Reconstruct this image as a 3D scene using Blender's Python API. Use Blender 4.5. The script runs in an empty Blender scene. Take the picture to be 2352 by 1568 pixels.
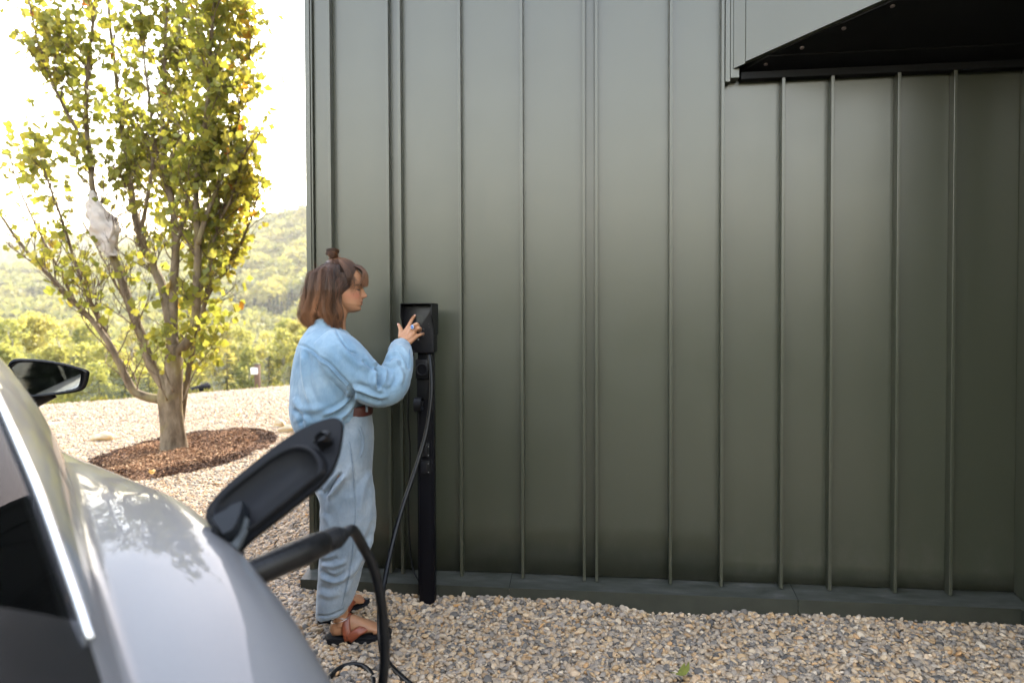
import bpy, bmesh, math, random
import numpy as np
from mathutils import Vector, Matrix, Euler, noise as mnoise

random.seed(7)
RNG = np.random.default_rng(11)
SC = bpy.context.scene
COL = SC.collection

# ------------------------------------------------------------------ camera
FPX, PCX, PCY = 1568.0, 1176.0, 784.0           # 24 mm lens measured on a 2352 px wide view of the photograph
EYE = np.array([0.0, 0.0, 1.35])
_y, _p, _r = math.radians(6.70), math.radians(1.27), math.radians(-0.207)
_f = np.array([-math.sin(_y) * math.cos(_p), math.cos(_y) * math.cos(_p), -math.sin(_p)])
_r0 = np.array([math.cos(_y), math.sin(_y), 0.0])
_u0 = np.cross(_r0, _f)
AXR = _r0 * math.cos(_r) + _u0 * math.sin(_r)
AXU = -_r0 * math.sin(_r) + _u0 * math.cos(_r)
AXF = _f
cam_data = bpy.data.cameras.new("camera")
cam = bpy.data.objects.new("camera", cam_data)
COL.objects.link(cam)
cam_data.lens = 24.0
cam_data.sensor_width = 36.0
cam_data.clip_start = 0.02
cam_data.clip_end = 4000.0
cam_data.dof.use_dof = True
cam_data.dof.focus_distance = 3.0
cam_data.dof.aperture_fstop = 2.3
cam.matrix_world = Matrix((
    (AXR[0], AXU[0], -AXF[0], EYE[0]),
    (AXR[1], AXU[1], -AXF[1], EYE[1]),
    (AXR[2], AXU[2], -AXF[2], EYE[2]),
    (0, 0, 0, 1)))
SC.camera = cam

# ------------------------------------------------------------------ sky, sun, exposure
SUN_EL, SUN_AZ = math.radians(37), math.radians(9)      # azimuth measured from +Y towards +X
world = bpy.data.worlds.new("World")
SC.world = world
world.use_nodes = True
wn = world.node_tree.nodes
wn.clear()
sky = wn.new("ShaderNodeTexSky")
sky.sky_type = 'NISHITA'
sky.sun_disc = False
sky.sun_elevation = SUN_EL
sky.sun_rotation = SUN_AZ
sky.air_density = 1.8
sky.dust_density = 0.8
sky.ozone_density = 1.0
bg = wn.new("ShaderNodeBackground")
bg.inputs[1].default_value = 0.15
wo = wn.new("ShaderNodeOutputWorld")
wb = wn.new("ShaderNodeMix"); wb.data_type = 'RGBA'; wb.blend_type = 'MULTIPLY'      # white balance of the exposure, even over the whole sky
wb.inputs[0].default_value = 1.0
wb.inputs[7].default_value = (1.34, 1.04, 0.90, 1)
world.node_tree.links.new(sky.outputs[0], wb.inputs[6])
world.node_tree.links.new(wb.outputs[2], bg.inputs[0])
world.node_tree.links.new(bg.outputs[0], wo.inputs[0])

sun_data = bpy.data.lights.new("sun", 'SUN')
sun_data.energy = 2.0
sun_data.angle = math.radians(0.6)
sun_data.color = (1.0, 0.93, 0.80)
sun = bpy.data.objects.new("sun", sun_data)
COL.objects.link(sun)
sdir = Vector((math.sin(SUN_AZ) * math.cos(SUN_EL), math.cos(SUN_AZ) * math.cos(SUN_EL), math.sin(SUN_EL)))
sun.rotation_euler = sdir.to_track_quat('Z', 'Y').to_euler()
sun.location = (0, 0, 30)

vs = SC.view_settings
vs.view_transform = 'Standard'
vs.look = 'None'
vs.exposure = 3.05
vs.gamma = 1.0
vs.use_curve_mapping = False
SC.cycles.max_bounces = 8
SC.cycles.transparent_max_bounces = 12
SC.cycles.caustics_reflective = False
SC.cycles.caustics_refractive = False
SC.cycles.use_denoising = True

# ------------------------------------------------------------------ measuring helpers
def ray(x, y):
    return AXF + AXR * ((x - PCX) / FPX) - AXU * ((y - PCY) / FPX)
def atY(x, y, Y):
    d = ray(x, y)
    return EYE + d * (Y / d[1])
def atZ(x, y, z=0.0):
    d = ray(x, y)
    return EYE + d * ((z - EYE[2]) / d[2])
def atP(x, y, p0, n):
    d = ray(x, y)
    return EYE + d * (float(np.dot(np.array(p0) - EYE, n)) / float(np.dot(d, n)))

# ------------------------------------------------------------------ object helpers
def tag(o, label=None, cat=None, group=None, kind=None):
    if label: o["label"] = label
    if cat: o["category"] = cat
    if group: o["group"] = group
    if kind: o["kind"] = kind
    return o
def thing(name, label, cat, loc=(0, 0, 0), group=None):
    o = bpy.data.objects.new(name, None)
    o.empty_display_size = 0.1
    o.location = loc
    COL.objects.link(o)
    return tag(o, label, cat, group)
def link(name, me, parent=None):
    o = bpy.data.objects.new(name, me)
    COL.objects.link(o)
    if parent is not None:
        o.parent = parent
        if parent.type == 'EMPTY':
            o.matrix_parent_inverse = parent.matrix_basis.inverted()
    return o
def mesh_np(name, verts, faces, mat=None, smooth=False):
    me = bpy.data.meshes.new(name)
    v = np.asarray(verts, dtype=np.float64)
    if isinstance(faces, np.ndarray):
        k = faces.shape[1]
        me.vertices.add(len(v)); me.vertices.foreach_set("co", v.astype(np.float32).ravel())
        me.loops.add(faces.size); me.loops.foreach_set("vertex_index", faces.astype(np.int32).ravel())
        me.polygons.add(len(faces))
        me.polygons.foreach_set("loop_start", np.arange(0, faces.size, k, dtype=np.int32))
        me.polygons.foreach_set("loop_total", np.full(len(faces), k, dtype=np.int32))
        me.update(calc_edges=True)
    else:
        me.from_pydata([tuple(p) for p in v], [], [tuple(f) for f in faces])
        me.update()
    if smooth:
        me.polygons.foreach_set("use_smooth", np.ones(len(me.polygons), dtype=bool))
    if mat: me.materials.append(mat)
    return me

def cr(points, n):
    """Catmull-Rom through points (k, d), n samples."""
    P = np.asarray(points, float)
    if P.ndim == 1: P = P[:, None]
    k = len(P)
    Q = np.vstack([2 * P[0] - P[1], P, 2 * P[-1] - P[-2]])
    t = np.linspace(0, k - 1, n)
    i = np.minimum(t.astype(int), k - 2)
    u = (t - i)[:, None]
    a, b, c, d = Q[i], Q[i + 1], Q[i + 2], Q[i + 3]
    return 0.5 * ((2 * b) + (c - a) * u + (2 * a - 5 * b + 4 * c - d) * u ** 2 + (3 * b - a - 3 * c + d) * u ** 3)

class MB:
    """collects shapes; build() links them as ONE mesh object"""
    def __init__(s): s.v = []; s.f = []
    def add(s, v, f):
        b = len(s.v)
        s.v += [tuple(map(float, p)) for p in v]
        s.f += [tuple(int(i) + b for i in q) for q in f]
        return s
    def box(s, lo, hi, bev=0.0, rot=None, about=None):
        bm = bmesh.new()
        bmesh.ops.create_cube(bm, size=1.0)
        lo = np.array(lo, float); hi = np.array(hi, float)
        c, d = (lo + hi) / 2, hi - lo
        for q in bm.verts:
            q.co = Vector((q.co.x * d[0], q.co.y * d[1], q.co.z * d[2]))
        if bev > 0:
            bmesh.ops.bevel(bm, geom=bm.edges[:], offset=bev, segments=2, affect='EDGES', profile=0.6)
        M = Matrix.Translation(Vector(c))
        if rot is not None:
            M = M @ rot.to_4x4()
        bm.transform(M)
        bm.verts.index_update()
        s.add([q.co for q in bm.verts], [[q.index for q in f.verts] for f in bm.faces])
        bm.free()
        return s
    def loft(s, rings, cap0=True, cap1=True, closed=True):
        rings = [np.asarray(r, float) for r in rings]
        n = len(rings[0]); b = 0
        V = np.vstack(rings); F = []
        m = n if closed else n - 1
        for i in range(len(rings) - 1):
            for j in range(m):
                k = (j + 1) % n
                F.append((i * n + j, i * n + k, (i + 1) * n + k, (i + 1) * n + j))
        if cap0: F.append(tuple(range(n - 1, -1, -1)))
        if cap1: F.append(tuple((len(rings) - 1) * n + j for j in range(n)))
        return s.add(V, F)
    def tube(s, path, rad, n=10, cap=True, flat=None, up=(0, 0, 1)):
        """flat=(a, b): elliptical section multipliers along normal / binormal"""
        P = np.asarray(path, float)
        R = np.broadcast_to(np.asarray(rad, float), (len(P),))
        T = np.gradient(P, axis=0)
        T /= np.linalg.norm(T, axis=1)[:, None] + 1e-12
        a, b = flat or (1, 1)
        u = np.array(up, float)
        if abs(np.dot(u, T[0])) > 0.9: u = np.array([1.0, 0.2, 0])
        N = u - T[0] * np.dot(u, T[0]); N /= np.linalg.norm(N)
        rings = []
        th = np.linspace(0, 2 * math.pi, n, endpoint=False)
        for i in range(len(P)):
            N = N - T[i] * np.dot(N, T[i]); N /= np.linalg.norm(N) + 1e-12
            B = np.cross(T[i], N)
            rings.append(P[i] + R[i] * (np.outer(np.cos(th), N) * a + np.outer(np.sin(th), B) * b))
        return s.loft(rings, cap, cap)
    def disc(s, c, nrm, r, h, n=20, r2=None):
        """a short cylinder from c along nrm"""
        c = np.array(c, float); nrm = np.array(nrm, float); nrm /= np.linalg.norm(nrm)
        return s.tube([c, c + nrm * h], [r, r if r2 is None else r2], n)
    def ball(s, c, r, seg=16, ring=10, rot=None):
        r = np.broadcast_to(np.asarray(r, float), (3,))
        V = [(0, 0, 1)]; F = []
        for i in range(1, ring):
            a = math.pi * i / ring
            for j in range(seg):
                t = 2 * math.pi * j / seg
                V.append((math.sin(a) * math.cos(t), math.sin(a) * math.sin(t), math.cos(a)))
        V.append((0, 0, -1))
        for j in range(seg): F.append((0, 1 + j, 1 + (j + 1) % seg))
        for i in range(ring - 2):
            for j in range(seg):
                a = 1 + i * seg + j; b = 1 + i * seg + (j + 1) % seg
                F.append((a, a + seg, b + seg, b))
        e = len(V) - 1; st = 1 + (ring - 2) * seg
        for j in range(seg): F.append((e, st + (j + 1) % seg, st + j))
        V = np.array(V) * r
        if rot is not None: V = V @ np.array(rot).T
        return s.add(V + np.array(c, float), F)
    def build(s, name, mat, parent=None, smooth=False, angle=None):
        me = mesh_np(name, s.v, s.f, mat, smooth)
        if angle is not None:
            me.polygons.foreach_set("use_smooth", np.ones(len(me.polygons), dtype=bool))
            me.set_sharp_from_angle(angle=math.radians(angle))
        return link(name, me, parent)

def rings_ellipse(centers, ax, ay, U=(1, 0, 0), V=(0, 1, 0), n=24, pw=2.0):
    th = np.linspace(0, 2 * math.pi, n, endpoint=False)
    c, s_ = np.cos(th), np.sin(th)
    c = np.sign(c) * np.abs(c) ** (2 / pw); s_ = np.sign(s_) * np.abs(s_) ** (2 / pw)
    U = np.array(U, float); V = np.array(V, float)
    return [np.array(C, float) + np.outer(c * a, U) + np.outer(s_ * b, V) for C, a, b in zip(centers, ax, ay)]

def copy_tree(o, parent=None):
    c = o.copy(); COL.objects.link(c)
    if parent is not None: c.parent = parent
    for ch in list(o.children): copy_tree(ch, c)
    return c

# ------------------------------------------------------------------ material helpers
class NT:
    def __init__(s, name):
        s.m = bpy.data.materials.new(name)
        s.m.use_nodes = True
        s.t = s.m.node_tree
        s.t.nodes.clear()
        s.out = s.t.nodes.new("ShaderNodeOutputMaterial")
    def n(s, typ, **kw):
        nd = s.t.nodes.new(typ)
        for k, v in kw.items():
            if k.startswith("i_"):
                nd.inputs[k[2:].replace("_", " ")].default_value = v
            elif k.startswith("in"):
                nd.inputs[int(k[2:])].default_value = v
            else:
                setattr(nd, k, v)
        return nd
    def l(s, a, b): s.t.links.new(a, b)
    def ramp(s, fac, stops, interp='LINEAR'):
        r = s.n("ShaderNodeValToRGB")
        r.color_ramp.interpolation = interp
        e = r.color_ramp.elements
        while len(e) < len(stops): e.new(0.5)
        for q, (p, c) in zip(e, stops):
            q.position = p
            q.color = (*c, 1) if len(c) == 3 else c
        s.l(fac, r.inputs[0])
        return r.outputs[0]
    def coords(s, scale=(1, 1, 1), kind="Object"):
        tc = s.n("ShaderNodeTexCoord")
        mp = s.n("ShaderNodeMapping")
        mp.inputs["Scale"].default_value = scale
        s.l(tc.outputs[kind], mp.inputs[0])
        return mp.outputs[0]
    def noise(s, co, scale, detail=4, rough=0.55, dist=0.0):
        nz = s.n("ShaderNodeTexNoise")
        nz.inputs["Scale"].default_value = scale
        nz.inputs["Detail"].default_value = detail
        nz.inputs["Roughness"].default_value = rough
        nz.inputs["Distortion"].default_value = dist
        s.l(co, nz.inputs["Vector"])
        return nz.outputs["Fac"]
    def bump(s, h, strength=0.3, dist=0.01, prev=None):
        b = s.n("ShaderNodeBump")
        b.inputs["Strength"].default_value = strength
        b.inputs["Distance"].default_value = dist
        s.l(h, b.inputs["Height"])
        if prev is not None: s.l(prev, b.inputs["Normal"])
        return b.outputs[0]
    def math(s, op, a, b=None):
        m = s.n("ShaderNodeMath", operation=op)
        for i, q in enumerate((a, b)):
            if q is None: continue
            if isinstance(q, (int, float)): m.inputs[i].default_value = q
            else: s.l(q, m.inputs[i])
        return m.outputs[0]
    def mix(s, fac, a, b, blend='MIX'):
        m = s.n("ShaderNodeMix", data_type='RGBA', blend_type=blend)
        for sock, q in ((m.inputs[0], fac), (m.inputs[6], a), (m.inputs[7], b)):
            if isinstance(q, (int, float)): sock.default_value = q
            elif isinstance(q, tuple): sock.default_value = (*q, 1) if len(q) == 3 else q
            else: s.l(q, sock)
        return m.outputs[2]
    def bsdf(s, col=None, rough=0.5, metal=0.0, normal=None, spec=0.5, **kw):
        b = s.n("ShaderNodeBsdfPrincipled")
        if isinstance(col, tuple): b.inputs["Base Color"].default_value = (*col, 1)
        elif col is not None: s.l(col, b.inputs["Base Color"])
        if isinstance(rough, (int, float)): b.inputs["Roughness"].default_value = rough
        else: s.l(rough, b.inputs["Roughness"])
        b.inputs["Metallic"].default_value = metal
        b.inputs["Specular IOR Level"].default_value = spec
        for k, v in kw.items():
            b.inputs[k.replace("_", " ")].default_value = v
        if normal is not None: s.l(normal, b.inputs["Normal"])
        return b
    def done(s, sh):
        s.l(sh.outputs[0] if hasattr(sh, "outputs") else sh, s.out.inputs[0])
        return s.m

def simple(name, col, rough=0.5, metal=0.0, var=0.12, scale=30, bump=0.1, spec=0.5, bdist=0.002, **kw):
    """a plain surface with a little mottling and fine relief"""
    t = NT(name)
    co = t.coords()
    nz = t.noise(co, scale, 4)
    lo = tuple(max(0, c * (1 - var)) for c in col); hi = tuple(min(1, c * (1 + var)) for c in col)
    c = t.ramp(nz, [(0.3, lo), (0.7, hi)])
    nrm = t.bump(t.noise(co, scale * 4, 3), bump, bdist) if bump else None
    rg = t.math('ADD', t.math('MULTIPLY', nz, 0.12), rough - 0.06)
    return t.done(t.bsdf(c, rg, metal, nrm, spec, **kw))
# ================================================================== GROUND
def vnoise(x, y, s, seed=0):
    """cheap smooth 2-D noise in [-1, 1], vectorised"""
    x = np.asarray(x) * s + seed * 17.3; y = np.asarray(y) * s - seed * 9.1
    xi = np.floor(x).astype(np.int64); yi = np.floor(y).astype(np.int64)
    fx = x - xi; fy = y - yi
    fx = fx * fx * (3 - 2 * fx); fy = fy * fy * (3 - 2 * fy)
    def h(a, b):
        n = (a * 374761393 + b * 668265263 + seed * 69069) & 0x7fffffff
        n = ((n ^ (n >> 13)) * 1274126177) & 0x7fffffff
        return ((n ^ (n >> 16)) & 0xffff) / 32767.5 - 1
    return (h(xi, yi) * (1 - fx) + h(xi + 1, yi) * fx) * (1 - fy) + (h(xi, yi + 1) * (1 - fx) + h(xi + 1, yi + 1) * fx) * fy
def fbm(x, y, s, seed=0, o=4):
    r = 0; a = 1.0; t = 0
    for k in range(o):
        r = r + a * vnoise(x, y, s * 2 ** k, seed + k); t += a; a *= 0.5
    return r / t

MULCH_C = np.array([-4.40, 7.00]); 
def mulch_r(X, Y):
    """<1 inside the bark bed"""
    dx, dy = X - MULCH_C[0], Y - MULCH_C[1]
    a = math.radians(8)
    u = dx * math.cos(a) + dy * math.sin(a); v = -dx * math.sin(a) + dy * math.cos(a)
    th = np.arctan2(v, u)
    return np.sqrt((u / 0.80) ** 2 + (v / 1.50) ** 2) * (1 + 0.04 * np.sin(3 * th + 1) + 0.05 * vnoise(np.cos(th) * 2 + 5, np.sin(th) * 2, 1.5, 4))
def edge_y(X):
    """far edge of the gravel terrace: Y as a function of X"""
    return np.interp(X, [-40, -14, -9.63, -8.41, -6.91, -4, 40], [2, 8.0, 10.9, 12.5, 15.1, 19.0, 30])
def ground_z(X, Y):
    X = np.asarray(X, float); Y = np.asarray(Y, float)
    z = 0.012 * fbm(X, Y, 0.9, 3) + 0.006 * fbm(X, Y, 3.0, 5)
    near = np.clip(1 - np.abs(3.2 - Y) / 0.28, 0, 1) * (Y < 3.6) * (X > -1.6)
    bank = np.interp(X, [-1.5, -1.0, -.8, -.72, -.5, -.1, .12, .30, .55, .62, .95, 1.2, 1.5, 2.0],
                     [0.01, 0.03, 0.0, 0.012, 0.028, 0.03, 0.01, -0.035, -0.035, -0.005, -0.004, 0.0, -0.02, -0.005])
    z = z + near * bank
    over = np.clip(Y - edge_y(X), 0, None)
    z = z - np.clip(over - 0.0, 0, None) * 0.35
    mr = mulch_r(X, Y)
    z = z - 0.03 * np.clip(1.1 - mr, 0, 1) * (mr < 1.1)
    return z

# pebble colours: real stone tones
def stone_mat(name, attr=True):
    t = NT(name)
    co = t.coords()
    if attr:
        a = t.n("ShaderNodeAttribute", attribute_type='INSTANCER', attribute_name="tone")
        fac = a.outputs["Fac"]
        nz = t.noise(co, 1.2, 5)
    else:
        vo = t.n("ShaderNodeTexVoronoi"); vo.inputs["Scale"].default_value = 34
        vo.inputs["Randomness"].default_value = 1.0
        t.l(co, vo.inputs["Vector"])
        sp = t.n("ShaderNodeSeparateColor"); t.l(vo.outputs["Color"], sp.inputs[0])
        fac = sp.outputs[0]
        nz = t.noise(co, 90, 4)
    cols = [(0.0, (0.085, 0.088, 0.095)), (0.12, (0.17, 0.168, 0.17)), (0.25, (0.27, 0.255, 0.24)),
            (0.38, (0.36, 0.31, 0.25)), (0.5, (0.42, 0.37, 0.31)), (0.60, (0.33, 0.24, 0.15)), (0.68, (0.44, 0.34, 0.22)),
            (0.78, (0.50, 0.45, 0.38)), (0.88, (0.26, 0.25, 0.25)), (0.95, (0.58, 0.54, 0.48)), (1.0, (0.44, 0.27, 0.12))]
    c = t.ramp(fac, cols)
    c = t.mix(0.55, c, t.ramp(nz, [(0.25, (0.55, 0.55, 0.57)), (0.75, (1.2, 1.18, 1.12))]), 'MULTIPLY')
    c = t.mix(1.0, c, (1.09, 0.94, 0.77), 'MULTIPLY')
    if attr:
        nrm = t.bump(t.noise(co, 6, 4), 0.25, 0.05)
        return t.done(t.bsdf(c, 0.62, 0, nrm, 0.35))
    d = t.math('MULTIPLY', vo.outputs["Distance"], -1.0)
    nrm = t.bump(d, 1.0, 0.03)
    return t.done(t.bsdf(c, 0.75, 0, nrm, 0.25))
M_STONE = stone_mat("pebble_stone")
M_GRAVEL = stone_mat("gravel_ground", False)

def grid_sheet(name, xs, ys, zf, mat, cut=None):
    X, Y = np.meshgrid(xs, ys)
    Z = zf(X, Y)
    V = np.stack([X, Y, Z], -1).reshape(-1, 3)
    nx = len(xs)
    i, j = np.meshgrid(np.arange(nx - 1), np.arange(len(ys) - 1))
    a = (j * nx + i).ravel()
    F = np.stack([a, a + 1, a + nx + 1, a + nx], 1)
    if cut is not None:
        c = V[F].mean(1)
        F = F[cut(c[:, 0], c[:, 1])]
    return mesh_np(name, V, F, mat, True)
def axis(*segs):
    return np.unique(np.concatenate([np.arange(a, b + 1e-6, st) for a, b, st in segs]).round(4))
xs = axis((-60, -14, 1.5), (-14, -2, 0.14), (-2, 2.6, 0.05), (2.6, 30, 1.2))
ys = axis((-30, -3, 1.0), (-3, 1.5, 0.3), (1.5, 3.6, 0.04), (3.6, 16, 0.14), (16, 34, 0.8))
ground = link("ground", grid_sheet("ground", xs, ys, ground_z, M_GRAVEL, lambda x, y: (y < edge_y(x) + 1.0) & (y > -3.0)))
tag(ground, kind="structure")

# ---- the gravel itself: pebbles lying on the ground (geometry nodes instances, one stuff object)
def ico(sub):
    bm = bmesh.new(); bmesh.ops.create_icosphere(bm, subdivisions=sub, radius=1)
    V = np.array([v.co for v in bm.verts]); bm.verts.index_update()
    F = np.array([[v.index for v in f.verts] for f in bm.faces]); bm.free()
    return V, F
def rock_mesh(name, seed, sub, mat, squash=(1, 0.75, 0.5), planes=7, amp=0.12):
    r = np.random.default_rng(seed)
    V, F = ico(sub)
    V = V.copy()
    for k in range(planes):                          # worn facets
        d = r.normal(size=3); d /= np.linalg.norm(d)
        h = r.uniform(0.55, 0.9)
        ex = np.clip(V @ d - h, 0, None)
        V -= np.outer(ex * 0.85, d)
    for k in range(3):
        d = r.normal(size=3) * 1.7
        V *= (1 + amp * 0.5 * np.sin(V @ d + r.uniform(0, 6)))[:, None]
    V *= np.array(squash)
    return mesh_np(name, V, F, mat, True)
def proto_collection(name, meshes):
    c = bpy.data.collections.new(name)
    for i, me in enumerate(meshes):
        o = bpy.data.objects.new(me.name, me)
        c.objects.link(o)
    return c
def scatter(name, pts, rots, scl, tone, proto, kind="stuff"):
    me = bpy.data.meshes.new(name)
    n = len(pts)
    me.vertices.add(n); me.vertices.foreach_set("co", pts.astype(np.float32).ravel())
    for nm, typ, arr in (("rot", 'FLOAT_VECTOR', rots), ("scl", 'FLOAT_VECTOR', scl), ("tone", 'FLOAT', tone)):
        at = me.attributes.new(nm, typ, 'POINT')
        at.data.foreach_set("vector" if typ == 'FLOAT_VECTOR' else "value", arr.astype(np.float32).ravel())
    o = link(name, me)
    ng = bpy.data.node_groups.new(name + "_nodes", 'GeometryNodeTree')
    ng.interface.new_socket("Geometry", in_out='INPUT', socket_type='NodeSocketGeometry')
    ng.interface.new_socket("Geometry", in_out='OUTPUT', socket_type='NodeSocketGeometry')
    N = ng.nodes
    gi = N.new("NodeGroupInput"); go = N.new("NodeGroupOutput")
    ci = N.new("GeometryNodeCollectionInfo"); ci.inputs["Collection"].default_value = proto
    ci.inputs["Separate Children"].default_value = True
    ci.inputs["Reset Children"].default_value = True
    ip = N.new("GeometryNodeInstanceOnPoints"); ip.inputs["Pick Instance"].default_value = True
    def na(nm, typ):
        a = N.new("GeometryNodeInputNamedAttribute"); a.data_type = typ
        a.inputs["Name"].default_value = nm
        return a.outputs["Attribute"]
    L = ng.links
    L.new(gi.outputs[0], ip.inputs["Points"]); L.new(ci.outputs[0], ip.inputs["Instance"])
    er = N.new("FunctionNodeEulerToRotation")
    L.new(na("rot", 'FLOAT_VECTOR'), er.inputs[0]); L.new(er.outputs[0], ip.inputs["Rotation"])
    L.new(na("scl", 'FLOAT_VECTOR'), ip.inputs["Scale"])
    L.new(ip.outputs[0], go.inputs[0])
    md = o.modifiers.new("instances", 'NODES'); md.node_group = ng
    if kind: o["kind"] = kind
    return o

PEB = proto_collection("pebble_shapes", [rock_mesh("pebble", 100 + k, 2 if k < 6 else 1, M_STONE,
        (1, RNG.uniform(0.6, 0.9), RNG.uniform(0.38, 0.62))) for k in range(8)])
def pebbles(area, n, r0, r1, lift=0.3, keep=None):
    x = RNG.uniform(area[0], area[1], n); y = RNG.uniform(area[2], area[3], n)
    if keep is not None:
        k = keep(x, y); x, y = x[k], y[k]
    n = len(x)
    r = r0 + (r1 - r0) * RNG.beta(1.6, 3.2, n)
    z = ground_z(x, y) + r * lift * RNG.uniform(-0.2, 1.6, n)
    rot = np.stack([RNG.normal(0, 0.38, n), RNG.normal(0, 0.38, n), RNG.uniform(0, 6.28, n)], 1)
    s = np.stack([r, r, r], 1) * RNG.uniform(0.8, 1.2, (n, 3))
    return np.stack([x, y, z], 1), rot, s, RNG.uniform(0, 1, n)
def in_view(x, y, m=0.5):
    """where the camera, or a camera a step aside, sees the ground"""
    return (y > 0.9) & (y > -1.05 * x - 3.6 + 0 * y) & (x > -0.99 * y - 1.6) & (x < 0.68 * y + 0.9)
def free(x, y):
    return (mulch_r(x, y) > 0.97) & ~((x > -1.42) & (y > 3.30)) & in_view(x, y)
sets = [pebbles((-2.6, 3.0, 1.2, 3.34), 52000, 0.008, 0.027, keep=free),
        pebbles((-4.4, -1.3, 2.2, 5.4), 44000, 0.008, 0.023, keep=free),
        pebbles((-7.5, -1.3, 5.2, 9.0), 60000, 0.009, 0.026, keep=free),
        pebbles((-11, -2.0, 9.0, 15.0), 60000, 0.012, 0.032, keep=lambda x, y: free(x, y) & (y < edge_y(x)))]
P, Ro, Sc, To = [np.concatenate(q) for q in zip(*sets)]
scatter("gravel", P, Ro, Sc, To, PEB)
# ================================================================== HOUSE
t = NT("standing_seam_metal")
co = t.coords()
big = t.noise(t.coords((0.9, 0.9, 0.25)), 1.5, 3)
fine = t.noise(co, 420, 2)
spk = t.noise(co, 55, 2)
c = t.mix(0.5, t.ramp(big, [(0.3, (0.033, 0.0355, 0.021)), (0.7, (0.039, 0.0415, 0.026))]), t.ramp(fine, [(0.3, (0.9, 0.9, 0.9)), (0.7, (1.08, 1.08, 1.08))]), 'MULTIPLY')
c = t.mix(t.ramp(spk, [(0.74, (0, 0, 0)), (0.79, (0.25, 0.25, 0.25))]), c, (0.06, 0.06, 0.055))
sx = t.n("ShaderNodeSeparateXYZ"); t.l(co, sx.inputs[0])
dz = t.math('MULTIPLY', t.math('POWER', t.math('MAXIMUM', t.math('SUBTRACT', 0.55, sx.outputs[2]), 0.0), 1.5), 1.6)
dust = t.math('MULTIPLY', dz, t.ramp(t.noise(t.coords((1, 1, .6)), 18, 5, .65), [(0.45, (0, 0, 0)), (0.72, (1, 1, 1))]))
c = t.mix(dust, c, (0.085, 0.078, 0.062))          # dried rain splash above the gravel
nrm = t.bump(t.noise(t.coords((1.6, 1.6, 0.5)), 2.2, 2), 0.06, 0.012)
nrm = t.bump(fine, 0.10, 0.0006, nrm)
rg = t.math('ADD', t.math('MULTIPLY', t.noise(co, 5, 4), 0.08), 0.27)
M_SEAM = t.done(t.bsdf(c, rg, 0.0, nrm, 0.80))
M_FLASH = simple("painted_flashing", (0.026, 0.027, 0.018), 0.5, 0.0, 0.2, 14, 0.15)
t = NT("dusty_flashing")
co = t.coords()
dn = t.noise(t.coords((1, 4, 4)), 6, 6, 0.65)
c = t.ramp(dn, [(0.42, (0.026, 0.028, 0.020)), (0.62, (0.050, 0.050, 0.042)), (0.78, (0.11, 0.105, 0.095))])
M_DUSTY = t.done(t.bsdf(c, 0.55, 0.0, t.bump(dn, 0.1, 0.002)))
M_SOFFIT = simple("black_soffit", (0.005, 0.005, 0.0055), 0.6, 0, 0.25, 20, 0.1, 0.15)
M_SCREW = simple("zinc_screw", (0.3, 0.24, 0.22), 0.4, 0.8, 0.2, 60, 0.1)
M_ROOF = simple("roof_metal", (0.06, 0.065, 0.06), 0.45, 0.4)
M_DARK = simple("dark_sheathing", (0.02, 0.021, 0.02), 0.8)

YF, YP = 3.36, 3.405           # front of the seams, face of the panels
HT = 6.2                       # wall height
XL, XR = -1.430, 1.955
house = thing("house", "dark green house wall clad in upright standing seam metal panels behind the woman", "house", (0.2, 3.4, 0))
seams = [-1.327, -1.023, -0.961, -0.655, -0.345, -0.04, 0.021, 0.377, 0.618, 0.896, 1.117, 1.41, 1.653]
ZB, ZS = 0.105, 2.552          # bottom of the panels, soffit height
xs_ = [XL + 0.006] + seams + [XR]
def panel(x0, x1, z0, z1, y):
    """folded sheet with turned-up edges and a faint belly"""
    nx, nz = 7, 24
    m = MB(); V = []; F = []
    for k in range(nz + 1):
        for i in range(nx + 1):
            u = i / nx
            w = 0.0009 * math.sin(math.pi * u) * math.sin(1.7 * (z0 + (z1 - z0) * k / nz) + x0 * 9) + 0.0008 * math.sin(x0 * 31)
            V.append((x0 + (x1 - x0) * u, y + w, z0 + (z1 - z0) * k / nz))
    for k in range(nz):
        for i in range(nx):
            a = k * (nx + 1) + i
            F.append((a, a + 1, a + nx + 2, a + nx + 1))
    b = len(V)
    V += [(x0, y + 0.012, z0), (x1, y + 0.012, z0)]
    F.append((b, b + 1, nx, 0) if False else tuple([b, b + 1] + list(range(nx, -1, -1))))
    return m.add(V, F)
for i in range(len(xs_) - 1):
    x0, x1 = xs_[i], xs_[i + 1]
    top = HT if x1 < 0.63 else ZS - 0.034
    panel(x0 + 0.002, x1 - 0.002, ZB + random.uniform(-0.002, 0.002), top, YP).build("wall_panel", M_SEAM, house, True)
for i, x in enumerate(seams):
    top = HT if x < 0.65 else ZS - 0.036
    m = MB()
    zb = ZB - 0.010 - random.uniform(0, 0.004)
    m.box((x - 0.0075, YF, zb), (x + 0.0075, YP - 0.001, top), 0.002)
    m.build("wall_seam", M_SEAM, house)
# left corner: folded edge trim
m = MB()
m.box((XL - 0.030, YF + 0.016, ZB - 0.02), (XL - 0.004, YP + 0.05, HT), 0.002)
m.box((XL - 0.0035, YF + 0.024, ZB - 0.02), (XL + 0.005, YP + 0.01, HT), 0.0015)
m.build("corner_trim", M_SEAM, house)
# wide trim above the canopy line, ends at soffit height with a cut corner
m = MB()
m.box((0.628, YF - 0.006, ZS - 0.05), (0.650, YP - 0.002, HT), 0.0015)
m.box((0.6505, YF - 0.012, ZS - 0.035), (0.690, YP - 0.002, HT), 0.0015)
m.build("edge_trim", M_SEAM, house)
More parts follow.
